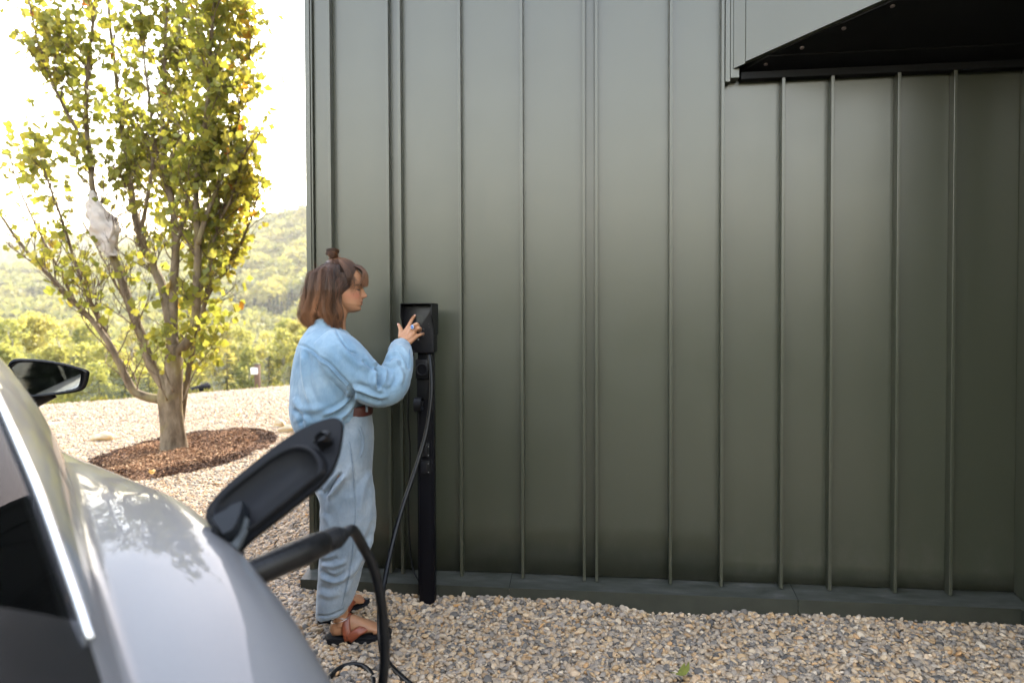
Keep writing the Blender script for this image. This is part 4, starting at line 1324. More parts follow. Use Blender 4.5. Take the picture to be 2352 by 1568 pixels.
for side, VV_ in ((1, VR), (-1, VL)):
    for i in range(NSt - 1):
        for j in range(nP - 1):
            zn = zone(i, j)
            if zn is None: continue
            key = zn if zn in ("body", "rear_window", "windscreen", "spoiler_panel") else (zn, side, ss[i] > 1.4)
            q = [VV_[i, j], VV_[i + 1, j], VV_[i + 1, j + 1], VV_[i, j + 1]]
            if side > 0: q = q[::-1]
            bucket.setdefault(key, []).append(q)
def weld(quads):
    idx = {}; V = []; F = []
    for q in quads:
        f = []
        for p in q:
            k = tuple(np.round(p, 5))
            if k not in idx: idx[k] = len(V); V.append(p)
            f.append(idx[k])
        f = list(dict.fromkeys(f))
        if len(f) > 2: F.append(tuple(f))
    return V, F
# end caps
for i, rev in ((0, False), (NSt - 1, True)):
    for side, VV_ in ((1, VR), (-1, VL)):
        for j in range(nP // 2):
            a, b = j, nP - 1 - j
            if b - a <= 1: break
            q = [VV_[i, a], VV_[i, a + 1], VV_[i, b - 1], VV_[i, b]]
            bucket["body"].append(q)
mats_ = {"body": M_PAINT, "rear_window": M_GLASS, "windscreen": M_GLASS, "spoiler_panel": M_GBLACK, "side_window": M_GLASS, "pillar_panel": M_GBLACK}
for key, quads in bucket.items():
    nm = key if isinstance(key, str) else key[0]
    V, F = weld(quads)
    me = mesh_np(nm, V, F, mats_[nm], True)
    bm = bmesh.new(); bm.from_mesh(me); bmesh.ops.recalc_face_normals(bm, faces=bm.faces[:]); bm.to_mesh(me); bm.free()
    ob = link(nm, me, car_o)
# bright trim along the edge of the rear window and over the side windows, both sides
for side in (1, -1):
    k0, k1 = np.searchsorted(ss, -.20), np.searchsorted(ss, .90)
    P = np.array([car(ss[i], side * (SEC[i, iE, 0] + .001), SEC[i, iE, 1] + .003) for i in range(k0, k1)])
    MB().tube(P, np.concatenate([[.006], np.full(len(P) - 1, .0085)]), 10, True, (1.0, .8)).build("window_trim", M_TRIM, car_o, True)
    P2 = P - np.array([0, 0, .010]) - CR_ * side * .013
    MB().tube(P2, .005, 6).build("window_seal", M_MBLACK, car_o, True)
# interior: lining, seats, parcel shelf
M_INT = simple("dark_interior_trim", (0.006, 0.006, 0.007), .8, 0, .2, 40, .2, .1)
m = MB()
V = [car(s_, l_, z_) for s_, l_, z_ in ((-.35, -.70, .90), (-.35, .70, .90), (2.7, .83, .94), (2.7, -.83, .94), (-.2, -.66, .30), (-.2, .66, .30), (2.6, .78, .30), (2.6, -.78, .30))]
m.add(V, [(4, 5, 6, 7), (0, 1, 5, 4), (1, 2, 6, 5), (2, 3, 7, 6), (3, 0, 4, 7)])
m.build("interior_lining", M_INT, car_o)
m = MB(); m.add([car(s_, l_, z_) for s_, l_, z_ in ((-.30, -.66, .905), (-.30, .66, .905), (.42, .74, .965), (.42, -.74, .965))], [(0, 1, 2, 3)]); m.build("parcel_shelf", M_INT, car_o)
for s_, l_, w_, nm in ((.62, 0, 1.24, "rear_seat"), (1.55, .38, .5, "front_seat"), (1.55, -.38, .5, "front_seat")):
    m = MB()
    rings = []
    for f, tck, sc_ in ((0, .09, 1), (.5, .10, 1), (.85, .08, .94), (1, .05, .86)):
        c_ = car(s_ - .18 * f, l_, .50 + .52 * f)
        rings.append([c_ + CF * tck * math.cos(a) + CR_ * w_ * .5 * sc_ * np.sign(math.sin(a)) * abs(math.sin(a)) ** .4 for a in np.linspace(0, 6.283, 20, endpoint=False)])
    m.loft(rings)
    for o_ in ((0,) if w_ < 1 else (-.4, 0, .4)):
        m.ball(car(s_ - .22, l_ + o_, 1.11), (.06, .12, .085), 12, 8, np.stack([CF, CR_, np.array([0, 0, 1.0])], 1))
    m.build(nm, M_INT, car_o, True)
# wheels
for (sw, _) in (RW, FWH):
    for side in (1, -1):
        c0 = car(sw, side * .80, .34)
        ax = CR_ * side
        w = MB()
        prof = [(.235, -.10), (.30, -.105), (.335, -.09), (.34, -.04), (.34, .04), (.335, .09), (.30, .105), (.235, .10)]
        thw = np.linspace(0, 2 * math.pi, 40, endpoint=False)
        rings = [[c0 + ax * y + CF * r * math.cos(a) + np.array([0, 0, r * math.sin(a)]) for a in thw] for r, y in prof]
        w.loft(rings, True, True)
        wh = w.build("wheel", M_TYRE, car_o, angle=35)
        r_ = MB()
        r_.tube([c0 + ax * .085, c0 + ax * .1075], [.238, .232], 40)
        r_.build("rim_disc", M_GBLACK, wh, angle=35)
        r_ = MB()
        for k in range(5):
            a = 2 * math.pi * k / 5
            d = CF * math.cos(a) + np.array([0, 0, math.sin(a)])
            r_.tube([c0 + ax * .112 + d * .03, c0 + ax * .112 + d * .225], [.030, .022], 8, True, (1, .4), up=tuple(ax))
        r_.disc(c0 + ax * .105, ax, .05, .02, 20)
        r_.build("rim", M_RIM, wh, angle=35)
        rings = []
        for a in np.linspace(math.radians(-15), math.radians(195), 30):
            d = CF * math.cos(a) + np.array([0, 0, math.sin(a)])
            rings.append([car(sw, side * .60, .34) + d * .372, car(sw, side * .925, .34) + d * .372, car(sw, side * .925, .34) + d * .392, car(sw, side * .60, .34) + d * .392])
        MB().loft(rings).build("wheel_arch", M_MBLACK, car_o)
# lamps
for side in (1, -1):
    q = [car(-.80, side * .62, .70), car(-.70, side * .80, .72), car(-.55, side * .885, .735)]
    MB().tube(cr(q, 8), [.03, .04, .045, .045, .045, .04, .035, .02], 10, True, (1, .5)).build("tail_lamp", M_REDL, car_o, True)
    q = [car(3.50, side * .62, .70), car(3.36, side * .80, .73), car(3.15, side * .875, .76)]
    MB().tube(cr(q, 8), [.03, .05, .055, .055, .05, .045, .035, .02], 10, True, (1, .6)).build("headlight", M_CLEARL, car_o, True)
# ---- door mirror on the right side
mir_c = car(2.45, .985, 1.125)
mp0, mn = car(2.42, .98, 1.12), -CF * .985 + CR_ * -.17 + np.array([0, 0, .0]); mn /= np.linalg.norm(mn)
MXx = lambda x: (x / 3.563) / 1.0884; MYy = lambda y: (860 + y / 3.563) / 1.0884
outer = [(60, 205), (95, 150), (150, 130), (300, 133), (440, 148), (600, 178), (720, 212), (793, 243), (792, 300), (775, 360), (748, 400), (690, 425), (560, 446), (400, 468), (270, 478), (190, 440), (110, 330)]
inner = [(100, 210), (150, 170), (200, 161), (330, 165), (450, 175), (590, 203), (690, 232), (722, 250), (722, 300), (712, 350), (692, 385), (650, 402), (520, 428), (380, 445), (285, 452), (235, 420), (160, 320)]
def outline(pts, push=0.0, n=72):
    P = np.array([atP(MXx(x), MYy(y), mp0, mn) for x, y in pts + [pts[0]]])
    return cr(P, n + 1)[:-1] - mn * push
O0 = outline(outer); cO = O0.mean(0)
I0 = outline(inner)
rings = [I0 - mn * .012, I0 - mn * .001, (I0 + (O0 - I0) * .25) + mn * .004, O0 + mn * .0, O0 - mn * .02, cO + (O0 - cO) * .96 - mn * .055, cO + (O0 - cO) * .80 - mn * .10, cO + (O0 - cO) * .45 - mn * .125, cO + (O0 - cO) * .1 - mn * .132]
mir = MB().loft(rings, True, True).build("door_mirror", M_GBLACK, car_o, True)
t = NT("mirror_glass")
M_MIRR = t.done(t.bsdf((0.42, 0.45, 0.47), 0.03, 1.0))
cI = I0.mean(0)
MB().loft([cI + (I0 - cI) * .985 - mn * .006, cI + (I0 - cI) * .98 - mn * .004], True, True).build("mirror_glass", M_MIRR, mir)
m = MB().tube(cr([car(2.50, .86, 1.0), car(2.50, .90, 1.03), cO - mn * .06 - np.array([0, 0, .06])], 10), np.linspace(.05, .035, 10), 12, True, (1, .5))
m.build("mirror_foot", M_GBLACK, mir, True)
# ---- charge port flap: a leaf-shaped lid swung up and outwards on its hinge
hA, hB, tp = EYE + ray(478, 1195) * 1.155, EYE + ray(552, 1264) * 1.105, EYE + ray(783, 965) * 1.235
fn = np.cross(hB - hA, tp - hA); fn /= np.linalg.norm(fn)
if np.dot(fn, EYE - tp) < 0: fn = -fn
FX = lambda x: (480 + x / 3.564) / 1.0884
FY = lambda y: (1020 + y / 3.564) / 1.0884
def fpt(x, y, up=0.0): return atP(FX(x), FY(y), hA + fn * up, fn)
out_f = [(112, 975), (125, 900), (160, 845), (215, 775), (300, 690), (440, 570), (600, 440), (760, 318), (920, 212), (1060, 140), (1180, 95), (1260, 80), (1310, 92), (1334, 130), (1334, 200), (1322, 300), (1295, 420), (1255, 520), (1200, 610), (1120, 695), (1000, 790), (860, 900), (720, 1010), (590, 1110), (500, 1180), (400, 1270), (330, 1230), (240, 1140), (150, 1040)]
in_f = [(225, 960), (250, 880), (330, 790), (450, 690), (600, 575), (740, 470), (880, 395), (960, 375), (1040, 385), (1100, 420), (1145, 480), (1160, 540), (1150, 600), (1100, 650), (1000, 730), (880, 830), (760, 925), (640, 1020), (560, 1080), (500, 1100), (440, 1130), (360, 1120), (290, 1060)]
def loopP(pts, up=0, n=110):
    P = np.array([fpt(x, y, up) for x, y in pts + [pts[0]]]); return cr(P, n + 1)[:-1]
Of = loopP(out_f); cf = Of.mean(0)
flap = MB().loft([cf + (Of - cf) * .985 - fn * .010, Of - fn * .0085, Of - fn * .002, cf + (Of - cf) * .993], True, True)
M_FLAP = simple("flap_black_plastic", (0.0036, 0.0039, 0.005), .55, 0, .2, 80, .15, .14, .001)
flap = flap.build("charge_flap", M_FLAP, car_o, angle=50)
def resample(P, n):
    d = np.concatenate([[0], np.cumsum(np.linalg.norm(np.diff(np.vstack([P, P[:1]]), axis=0), axis=1))])
    u = np.linspace(0, d[-1], n, endpoint=False)
    Q = np.vstack([P, P[:1]])
    return np.stack([np.interp(u, d, Q[:, k]) for k in range(3)], 1)
If = resample(loopP(in_f), 90); ci = If.mean(0)
w = lambda f, up: ci + (If - ci) * f + fn * up
flr = MB().loft([w(1.10, .0005), w(1.06, .010), w(1.0, .014), w(.955, .010), w(.93, .0015)], False, True).build("flap_liner", M_FLAP, flap, True)
M_WELL = simple("flap_black_well", (0.0010, 0.0010, 0.0011), .9, 0, .2, 40, .1, .02)
MB().loft([w(.935, -.0015), w(.935, .0012)]).build("flap_well", M_WELL, flap)
# hinge arm and its label, latch on the tip
hp = [(210, 1010), (245, 985), (355, 930), (380, 900), (488, 858), (492, 900), (470, 980), (440, 1060), (400, 1120), (320, 1165)]
H0 = np.array([fpt(x, y, .012) for x, y in hp]); ch = H0.mean(0)
M_HINGE = simple("grey_hinge_plastic", (0.009, 0.011, 0.014), .5, 0, .15, 50, .1, .2)
MB().loft([H0 - fn * .008, H0 + fn * .012, ch + (H0 - ch) * .94 + fn * .016]).build("hinge_arm", M_HINGE, flap, angle=40)
MB().tube(cr([fpt(300, 1010, .004), fpt(250, 1075, .004), fpt(262, 1150, -.004), fpt(330, 1240, -.03), fpt(400, 1330, -.07)], 14), np.linspace(.014, .017, 14), 10, True, (1, .7)).build('hinge_neck', M_FLAP, flap, True)
M_LABEL = simple("grey_warning_label", (0.045, 0.05, 0.053), .6, 0, .35, 160, .0, .2)
L0 = [fpt(x, y, .013) for x, y in ((478, 962), (499, 985), (488, 1080), (405, 1255), (345, 1215), (425, 1110))]
L0 = np.array(L0); cl_ = L0.mean(0)
MB().loft([L0 - fn * .006, L0, cl_ + (L0 - cl_) * .98 + fn * .001]).build("warning_label", M_LABEL, flap, angle=40)
m = MB()
for k in range(5):
    u = k / 5
    a = fpt(455 - 12 * k, 1050 + 26 * k, .0150); b_ = fpt(470 - 16 * k, 1058 + 26 * k, .0150)
    m.tube([a, b_], .0007, 4)
m.build("label_print", M_MBLACK, flap)
lt = [(1120, 330), (1135, 290), (1185, 250), (1225, 265), (1245, 300), (1225, 325), (1180, 345), (1150, 375)]
Lt = np.array([fpt(x, y, .004) for x, y in lt]); cl_ = Lt.mean(0)
MB().loft([cl_ + (Lt - cl_) * 1.15 - fn * .004, Lt + fn * .012, cl_ + (Lt - cl_) * .85 + fn * .020, cl_ + (Lt - cl_) * .6 + fn * .012]).build("latch_hook", M_GBLACK, flap, angle=50)
m = MB().tube(cr([fpt(1090, 300, .004), fpt(1130, 265, .008), fpt(1180, 228, .010), fpt(1220, 240, .008)], 12), np.linspace(.004, .006, 12), 8)
m.build("latch_bridge", M_MBLACK, flap, True)
# recess of the charge port on the shoulder of the wing
pc_ = (hA + hB) / 2
port = EYE + ray(548, 1333) * 1.10
pd = (EYE + ray(780, 1230) * 1.26) - port; pd /= np.linalg.norm(pd)      # the plug points away from the wing
MB().tube([port - pd * .05, port - pd * .005], [.036, .036], 24, True).build("charge_port", M_GBLACK, car_o, True)

# ---- plug and cable
plug_p = [EYE + ray(x, y) * d for x, y, d in ((545, 1333, 1.10), (590, 1313, 1.12), (640, 1291, 1.15), (700, 1265, 1.195), (744, 1246, 1.24))]
plug_end = EYE + ray(785, 1229) * 1.28
cable = thing("charging_cable", "thick black charging cable looping over the gravel from car plug to wall box", "cable", (plug_end[0], plug_end[1], 0))
Pp = cr(plug_p, 30)
rr_ = np.concatenate([np.linspace(.0225, .0245, 22), np.linspace(.0245, .0225, 8)])
pl = MB().tube(Pp, rr_, 22, True, (1.0, .86)).build("plug_handle", M_RUB, cable, True)
# finger ribs on top of the handle
for f in np.linspace(.25, .92, 9):
    i = int(f * 29); T_ = Pp[min(29, i + 1)] - Pp[i - 1]; T_ /= np.linalg.norm(T_)
    n1 = np.array([0, 0, 1.0]) - T_ * T_[2]; n1 /= np.linalg.norm(n1); b1 = np.cross(T_, n1)
    q = [Pp[i] + (n1 * math.cos(a) * 1.0 + b1 * math.sin(a) * .86) * (rr_[i] - .0002) for a in np.linspace(-1.0, 1.0, 11)]
    MB().tube(q, .0009, 5).build("grip_rib", M_RUB, pl, True)
T_ = Pp[-1] - Pp[-3]; T_ /= np.linalg.norm(T_)
g0 = Pp[-1] - T_ * .004
sl = MB()
sl.tube([g0, g0 + T_ * .012, g0 + T_ * .045, g0 + T_ * .062], [.0165, .0195, .0188, .0125], 18)
sl = sl.build("strain_relief", M_MBLACK, pl, angle=40)
m = MB()
for f in (.018, .028, .038):
    c_ = g0 + T_ * f; n1 = np.array([0, 0, 1.0]) - T_ * T_[2]; n1 /= np.linalg.norm(n1); b1 = np.cross(T_, n1)
    m.tube([c_ + (n1 * math.cos(a) + b1 * math.sin(a)) * .0194 for a in np.linspace(0, 2 * math.pi, 21)], .0014, 5)
m.build("relief_rings", M_MBLACK, pl, True)
c0 = g0 + T_ * .058
arc = [c0, c0 + T_ * .03] + [EYE + ray(x, y) * d for x, y, d in ((832, 1252, 1.36), (858, 1302, 1.38), (872, 1360, 1.39), (881, 1430, 1.40), (884, 1500, 1.40), (879, 1568, 1.40), (866, 1660, 1.42))]
arc += [atZ(850, 1800, .012), atZ(790, 1860, .010), atZ(740, 1760, .010), atZ(738, 1640, .010)]
P1 = cr(np.array([np.array(p) for p in arc]), 110)
P2 = cr(np.array([np.array(p) for p in pts[::-1]]), 150)
MB().tube(np.vstack([P1[:-1], P2]), .0105, 12).build("cable", M_RUB, cable, True)
# ================================================================== THE WOMAN AT THE CHARGER
PB = np.array([-1.08, 2.86, 0.0])
PV = np.array([-1.08, 2.86, 0.0]); PV /= np.linalg.norm(PV)      # away from the viewer = her left
PU = np.array([PV[1], -PV[0], 0.0])                             # the way she faces
PZ = np.array([0, 0, 1.0])
MPX = float((PB - EYE) @ AXF) / FPX                             # metres per view pixel at her
def pp(x, y, dv=0.0): return atP(x, y, PB + PV * dv, PV)
def toview(P):
    q = np.asarray(P) - EYE; D = q @ AXF
    return PCX + FPX * (q @ AXR) / D, PCY - FPX * (q @ AXU) / D
def W1(x, y): return ((700 + x / 2.905) / 1.0884, (580 + y / 2.905) / 1.0884)
def W2(x, y): return ((700 + x / 2.412) / 1.0884, (1050 + y / 2.412) / 1.0884)
woman = thing("person", "woman in a light blue denim shirt and jeans pressing the charging post's screen", "person", (PB[0], PB[1], 0))

def remesh(mb, voxel, smooth=6, factor=0.5):
    """union of overlapping closed shapes as one continuous skin"""
    me = mesh_np("tmp", mb.v, mb.f)
    bm = bmesh.new(); bm.from_mesh(me); bmesh.ops.recalc_face_normals(bm, faces=bm.faces[:]); bm.to_mesh(me); bm.free()
    o = bpy.data.objects.new("tmp", me); COL.objects.link(o)
    r = o.modifiers.new("r", 'REMESH'); r.mode = 'VOXEL'; r.voxel_size = voxel; r.use_smooth_shade = True
    s = o.modifiers.new("s", 'SMOOTH'); s.factor = factor; s.iterations = smooth
    dg = bpy.context.evaluated_depsgraph_get()
    ev = o.evaluated_get(dg)
    out = bpy.data.meshes.new_from_object(ev, preserve_all_data_layers=False, depsgraph=dg)
    bpy.data.objects.remove(o); bpy.data.meshes.remove(me)
    return out
def coords(me):
    a = np.empty(len(me.vertices) * 3, np.float32); me.vertices.foreach_get("co", a)
    n = np.empty(len(me.vertices) * 3, np.float32); me.vertices.foreach_get("normal", n)
    return a.reshape(-1, 3).astype(float), n.reshape(-1, 3).astype(float)
def setco(me, V):
    me.vertices.foreach_set("co", V.astype(np.float32).ravel()); me.update()
def seg_dist(px, py, poly):
    d = np.full(len(px), 1e9); tt = np.zeros(len(px)); n = len(poly) - 1
    for i in range(n):
        (x0, y0), (x1, y1) = poly[i], poly[i + 1]
        L2 = (x1 - x0) ** 2 + (y1 - y0) ** 2 + 1e-9
        t_ = np.clip(((px - x0) * (x1 - x0) + (py - y0) * (y1 - y0)) / L2, 0, 1)
        q = np.hypot(px - x0 - t_ * (x1 - x0), py - y0 - t_ * (y1 - y0))
        k = q < d; d[k] = q[k]; tt[k] = (i + t_[k]) / n
    return d, tt
def vn3(P, s, seed):
    """3-D value noise"""
    x, y, z = (P * s + seed * 3.7).T
    zi = np.floor(z); fz = z - zi; fz = fz * fz * (3 - 2 * fz)
    return vnoise(x + zi * 31.7, y + zi * 17.9, 1, seed) * (1 - fz) + vnoise(x + (zi + 1) * 31.7, y + (zi + 1) * 17.9, 1, seed) * fz
def crease(me, lines, side=-1):
    """fold the cloth along lines drawn on its near side: (points, height in mm, width in view px)"""
    V, N = coords(me)
    px, py = toview(V)
    vis = np.clip((N @ PV) * -1.0 * 1.6 + 0.25, 0, 1)
    disp = np.zeros(len(V))
    for poly, h, w in lines:
        poly = [tuple(q) for q in cr(poly, max(8, 4 * len(poly)))]
        d, t_ = seg_dist(px, py, poly)
        fade = np.clip(np.minimum(t_, 1 - t_) * 6, 0, 1) ** .7
        disp += h * 1.6e-3 * (np.exp(-(d / w) ** 2) - 0.35 * np.exp(-((d - 1.9 * w) / w) ** 2)) * fade
    V = V + N * (disp * vis)[:, None]
    setco(me, V)
def wrinkle(me, amp, s, seed, stretch=(1, 1, 1)):
    V, N = coords(me)
    Q = V * np.array(stretch)
    d = vn3(Q, s, seed) * .6 + vn3(Q, s * 2.1, seed + 5) * .3 + vn3(Q, s * 4.3, seed + 9) * .14
    setco(me, V + N * (d * amp)[:, None])

# ---------------------------------------------------------------- cloth and skin materials
def denim(name, dark, light, wear):
    t = NT(name)
    co = t.coords()
    n1 = t.noise(co, 6, 5, .6); n2 = t.noise(t.coords((1, 1, .45)), 60, 4, .7)
    wv = t.n("ShaderNodeTexWave", wave_type='BANDS', bands_direction='DIAGONAL'); wv.inputs["Scale"].default_value = 260; wv.inputs["Distortion"].default_value = 1.5
    t.l(co, wv.inputs["Vector"])
    c = t.ramp(n1, [(0.34, dark), (0.52, light), (0.68, wear)])
    c = t.mix(0.35, c, t.ramp(n2, [(0.3, (.72, .76, .82)), (0.7, (1.15, 1.12, 1.1))]), 'MULTIPLY')
    nrm = t.bump(wv.outputs[0], .12, .0008)
    nrm = t.bump(n2, .3, .003, nrm)
    nrm = t.bump(t.noise(t.coords((1, 1, .6)), 22, 4, .6, .6), .35, .012, nrm)
    return t.done(t.bsdf(c, .85, 0, nrm, .15, Sheen_Weight=.25, Sheen_Roughness=.5))
M_SHIRT = denim("light_blue_denim_shirt", (0.122, 0.205, 0.285), (0.175, 0.262, 0.338), (0.235, 0.32, 0.388))
M_JEANS = denim("washed_blue_jeans", (0.135, 0.17, 0.202), (0.188, 0.222, 0.252), (0.25, 0.282, 0.308))
M_STITCH = simple("pale_blue_stitching", (0.12, 0.205, 0.30), .9, 0, .3, 200, .1)
M_STITCHJ = simple("jeans_stitching", (0.125, 0.165, 0.205), .9, 0, .3, 200, .1)
M_BELT = simple("dark_red_leather", (0.05, 0.009, 0.006), .4, 0, .2, 40, .15)
M_STRAP = simple("terracotta_leather", (0.21, 0.05, 0.02), .38, 0, .22, 25, .2, .5, .002)
M_SOLE = simple("black_rubber_sole", (0.009, 0.009, 0.0105), .8, 0, .3, 60, .4, .15, .002)
M_SILVER = simple("silver", (0.75, 0.75, 0.76), .25, 1.0, .05, 50, 0)
t = NT("skin")
va = t.n("ShaderNodeVertexColor"); va.layer_name = "skin_tone"
co = t.coords()
nz = t.noise(co, 60, 4)
c = t.mix(0.25, va.outputs[0], t.ramp(nz, [(0.3, (.85, .82, .8)), (0.7, (1.1, 1.08, 1.06))]), 'MULTIPLY')
M_SKIN = t.done(t.bsdf(c, .48, 0, t.bump(t.noise(co, 260, 3), .15, .0012), .35, Subsurface_Weight=.12, Subsurface_Radius=(.012, .005, .003), Subsurface_Scale=.6))

# ---------------------------------------------------------------- head (local frame in mm: ahead, her left, up; origin at the ear)
HO = pp(777, 668.5, 0.0)
NOD = math.radians(0)
def hl(P):
    P = np.asarray(P, float) / 1000.0
    return HO + np.outer(P[..., 0].ravel(), PU) + np.outer(P[..., 1].ravel(), PV) + np.outer(P[..., 2].ravel(), PZ)
def I(x, tab): 
    a = np.array(sorted(tab)); return np.interp(x, a[:, 0], a[:, 1])
XF = [(126, 8), (118, 40), (108, 62), (95, 82), (75, 99), (60, 105), (42, 105), (30, 104.5), (18, 98), (8, 95), (0, 94.5), (-20, 95), (-34, 97.5), (-44, 99.5), (-51, 97.5), (-57, 99), (-66, 94), (-77, 97), (-84, 92), (-90, 76), (-93, 62)]
XBk = [(126, -20), (118, -50), (108, -66), (80, -85), (40, -91), (0, -84), (-30, -50), (-60, -14), (-80, 8), (-90, 28), (-93, 40)]
HW = [(126, 12), (118, 34), (108, 48), (80, 67), (40, 74), (10, 71), (-10, 69), (-30, 64), (-55, 56), (-70, 47), (-84, 33), (-90, 22), (-93, 10)]
NOSE = [(30, 0), (24, 2), (16, 8.5), (6, 15), (-4, 20), (-12, 25), (-18, 28.5), (-22, 28), (-27, 22), (-31, 11), (-36, 4.5), (-41, 1.5), (-45, 0)]
NSIG = [(30, 9), (16, 7.5), (0, 8.5), (-12, 10), (-20, 12.5), (-30, 13), (-36, 8), (-45, 6)]
zs_ = np.concatenate([np.linspace(126, 40, 34), np.linspace(38, -93, 88)])
thn = 120
tt_ = np.linspace(0, 2 * math.pi, thn, endpoint=False)
rings = []
for z in zs_:
    xf, xb, w = I(z, XF), I(z, XBk), I(z, HW)
    cx_ = xb + (xf - xb) * .46
    cth, sth = np.cos(tt_), np.sin(tt_)
    ex = 2.25
    rx = np.where(cth > 0, xf - cx_, cx_ - xb)
    X_ = cx_ + rx * np.sign(cth) * np.abs(cth) ** (2 / ex); Y_ = w * np.sign(sth) * np.abs(sth) ** (2 / ex)
    fr = cth > 0
    X_ = X_ + fr * I(z, NOSE) * np.exp(-(Y_ / I(z, NSIG)) ** 2)
    X_ = X_ + fr * I(z, [(-38, 0), (-44, 5), (-48, 3.2), (-51, .5), (-54, 3), (-58, 4.5), (-64, 0)]) * np.exp(-(Y_ / 17) ** 2)
    for sg in (-1, 1):
        d2 = ((Y_ - sg * 31) / 13) ** 2 + ((z - 11) / 10) ** 2
        X_ = X_ - fr * 7.5 * np.exp(-d2)
        d2 = ((Y_ - sg * 31) / 10.5) ** 2 + ((z - 7) / 6.5) ** 2
        X_ = X_ + fr * 6.5 * np.exp(-d2)                                    # lowered lids
        d2 = ((Y_ - sg * 30) / 17) ** 2 + ((z - 26) / 6) ** 2
        X_ = X_ + fr * 2.5 * np.exp(-d2)
        d2 = ((Y_ - sg * 46) / 18) ** 2 + ((z + 14) / 16) ** 2
        X_ = X_ + fr * 5.5 * np.exp(-d2)
    rings.append(np.stack([X_, Y_, np.full(thn, z)], 1))
hm = MB().loft([hl(r) for r in rings])
# ear
hm.ball(hl([[(-4), -73, -4]])[0], (.014, .006, .030), 14, 10, np.stack([PU, PV, PZ], 1))
hm.ball(hl([[(-4), 73, -4]])[0], (.014, .006, .030), 14, 10, np.stack([PU, PV, PZ], 1))
# neck, shoulders, torso, limbs under the clothes
def Tb(path, r, n=20, flat=None): hm.tube(cr(path, max(12, 5 * len(path))), cr(np.array(r, float)[:, None], max(12, 5 * len(path)))[:, 0], n, True, flat)
neck_b = pp(757, 762, 0.0)
Tb([hl([[-8, 0, -10]])[0], hl([[-10, 0, -70]])[0], hl([[-22, 0, -120]])[0], neck_b], [.058, .054, .054, .075])
tor = [(752, 775, .10, .075), (752, 810, .14, .10), (755, 860, .15, .115), (765, 920, .13, .105), (790, 960, .145, .11), (790, 1010, .165, .125), (785, 1070, .17, .13)]
hm.loft([pp(x, y) + np.outer(np.cos(tt_[::4]) * b, PU) + np.outer(np.sin(tt_[::4]) * a, PV) for x, y, a, b in tor])
sh_r, el_r = pp(778, 812, -.175), pp(893, 885, -.17)
wr = atY(ZX(420), ZY(1075), 3.035)
Tb([pp(755, 795, -.08), sh_r, (sh_r + el_r) / 2, el_r], [.05, .05, .044, .036])
hand_c = atY(ZX(510), ZY(850), 3.085)
Tb([el_r, el_r * .5 + wr * .5, wr], [.036, .033, .023])
sh_l, el_l = pp(770, 812, .175), pp(760, 900, .22)
Tb([pp(755, 795, .08), sh_l, el_l, pp(785, 960, .20)], [.05, .05, .038, .03])
# ---- right hand on the box: palm and five fingers  (columns/rows of the 960..1140 x 740..920 detail)
def HP(zx, zy, Y): return atY(ZX(zx), ZY(zy), Y)
tip_y = YB - .0025
kn = {"i": HP(535, 668, 3.098), "m": HP(600, 705, 3.092), "r": HP(660, 775, 3.090), "p": HP(700, 872, 3.096)}
wl, wrr = HP(335, 985, 3.045), HP(505, 1075, 3.045)
# palm: a fan of tapered bones fused by the skin
for f, k in enumerate("imrp"):
    b = wl + (wrr - wl) * (.15 + .7 * f / 3)
    Tb([b, b * .5 + kn[k] * .5 + np.array([0, -.004, 0]), kn[k]], [.0135, .0135, .0112], 12)
Tb([wr, (wl + wrr) / 2, (wl + wrr) / 2 * .6 + (kn["m"] + kn["r"]) / 2 * .4], [.0225, .0215, .018], 14, (1.0, 1.0))
def finger(P, r):
    hm.tube(cr(P, 22), cr(np.array(r, float)[:, None], 22)[:, 0], 12)
    hm.ball(P[-1], r[-1] * 1.02, 10, 8)
finger([kn["i"], HP(572, 580, 3.118), HP(612, 505, 3.140), HP(650, 450, 3.155), HP(672, 424, tip_y - .0065)], [.0098, .0088, .0082, .0072, .0062])
finger([kn["m"], HP(665, 640, 3.072), HP(712, 612, 3.068), HP(735, 628, 3.092), HP(735, 655, 3.128), HP(728, 680, 3.150)], [.0104, .0094, .0090, .0084, .0074, .0062])
finger([kn["r"], HP(725, 710, 3.072), HP(768, 694, 3.070), HP(786, 712, 3.094), HP(782, 745, 3.128), HP(775, 770, 3.150)], [.0102, .0090, .0086, .0080, .0072, .0060])
finger([kn["p"], HP(755, 850, 3.092), HP(800, 832, 3.100), HP(840, 825, 3.125), HP(862, 820, tip_y - .006)], [.0096, .0080, .0074, .0068, .0058])
finger([HP(375, 915, 3.055), HP(368, 800, 3.072), HP(362, 720, 3.082), HP(338, 660, 3.094), HP(318, 618, 3.104)], [.0150, .0118, .0098, .0088, .0070])
# ---- left hand, hanging on her far side
lw = pp(792, 975, .19)
Tb([pp(786, 955, .20), lw, pp(800, 1005, .18)], [.026, .024, .022], 14)
for k in range(4):
    b = pp(797 + 4 * k, 1003, .175 + .004 * k)
    finger([b, b + np.array([.006, -.004, -.028]), b + np.array([.010, -.014, -.052]), b + np.array([.008, -.024, -.068])], [.009, .0085, .0075, .0062])
finger([pp(802, 985, .165), pp(812, 1000, .15), pp(816, 1012, .145)], [.010, .009, .007])
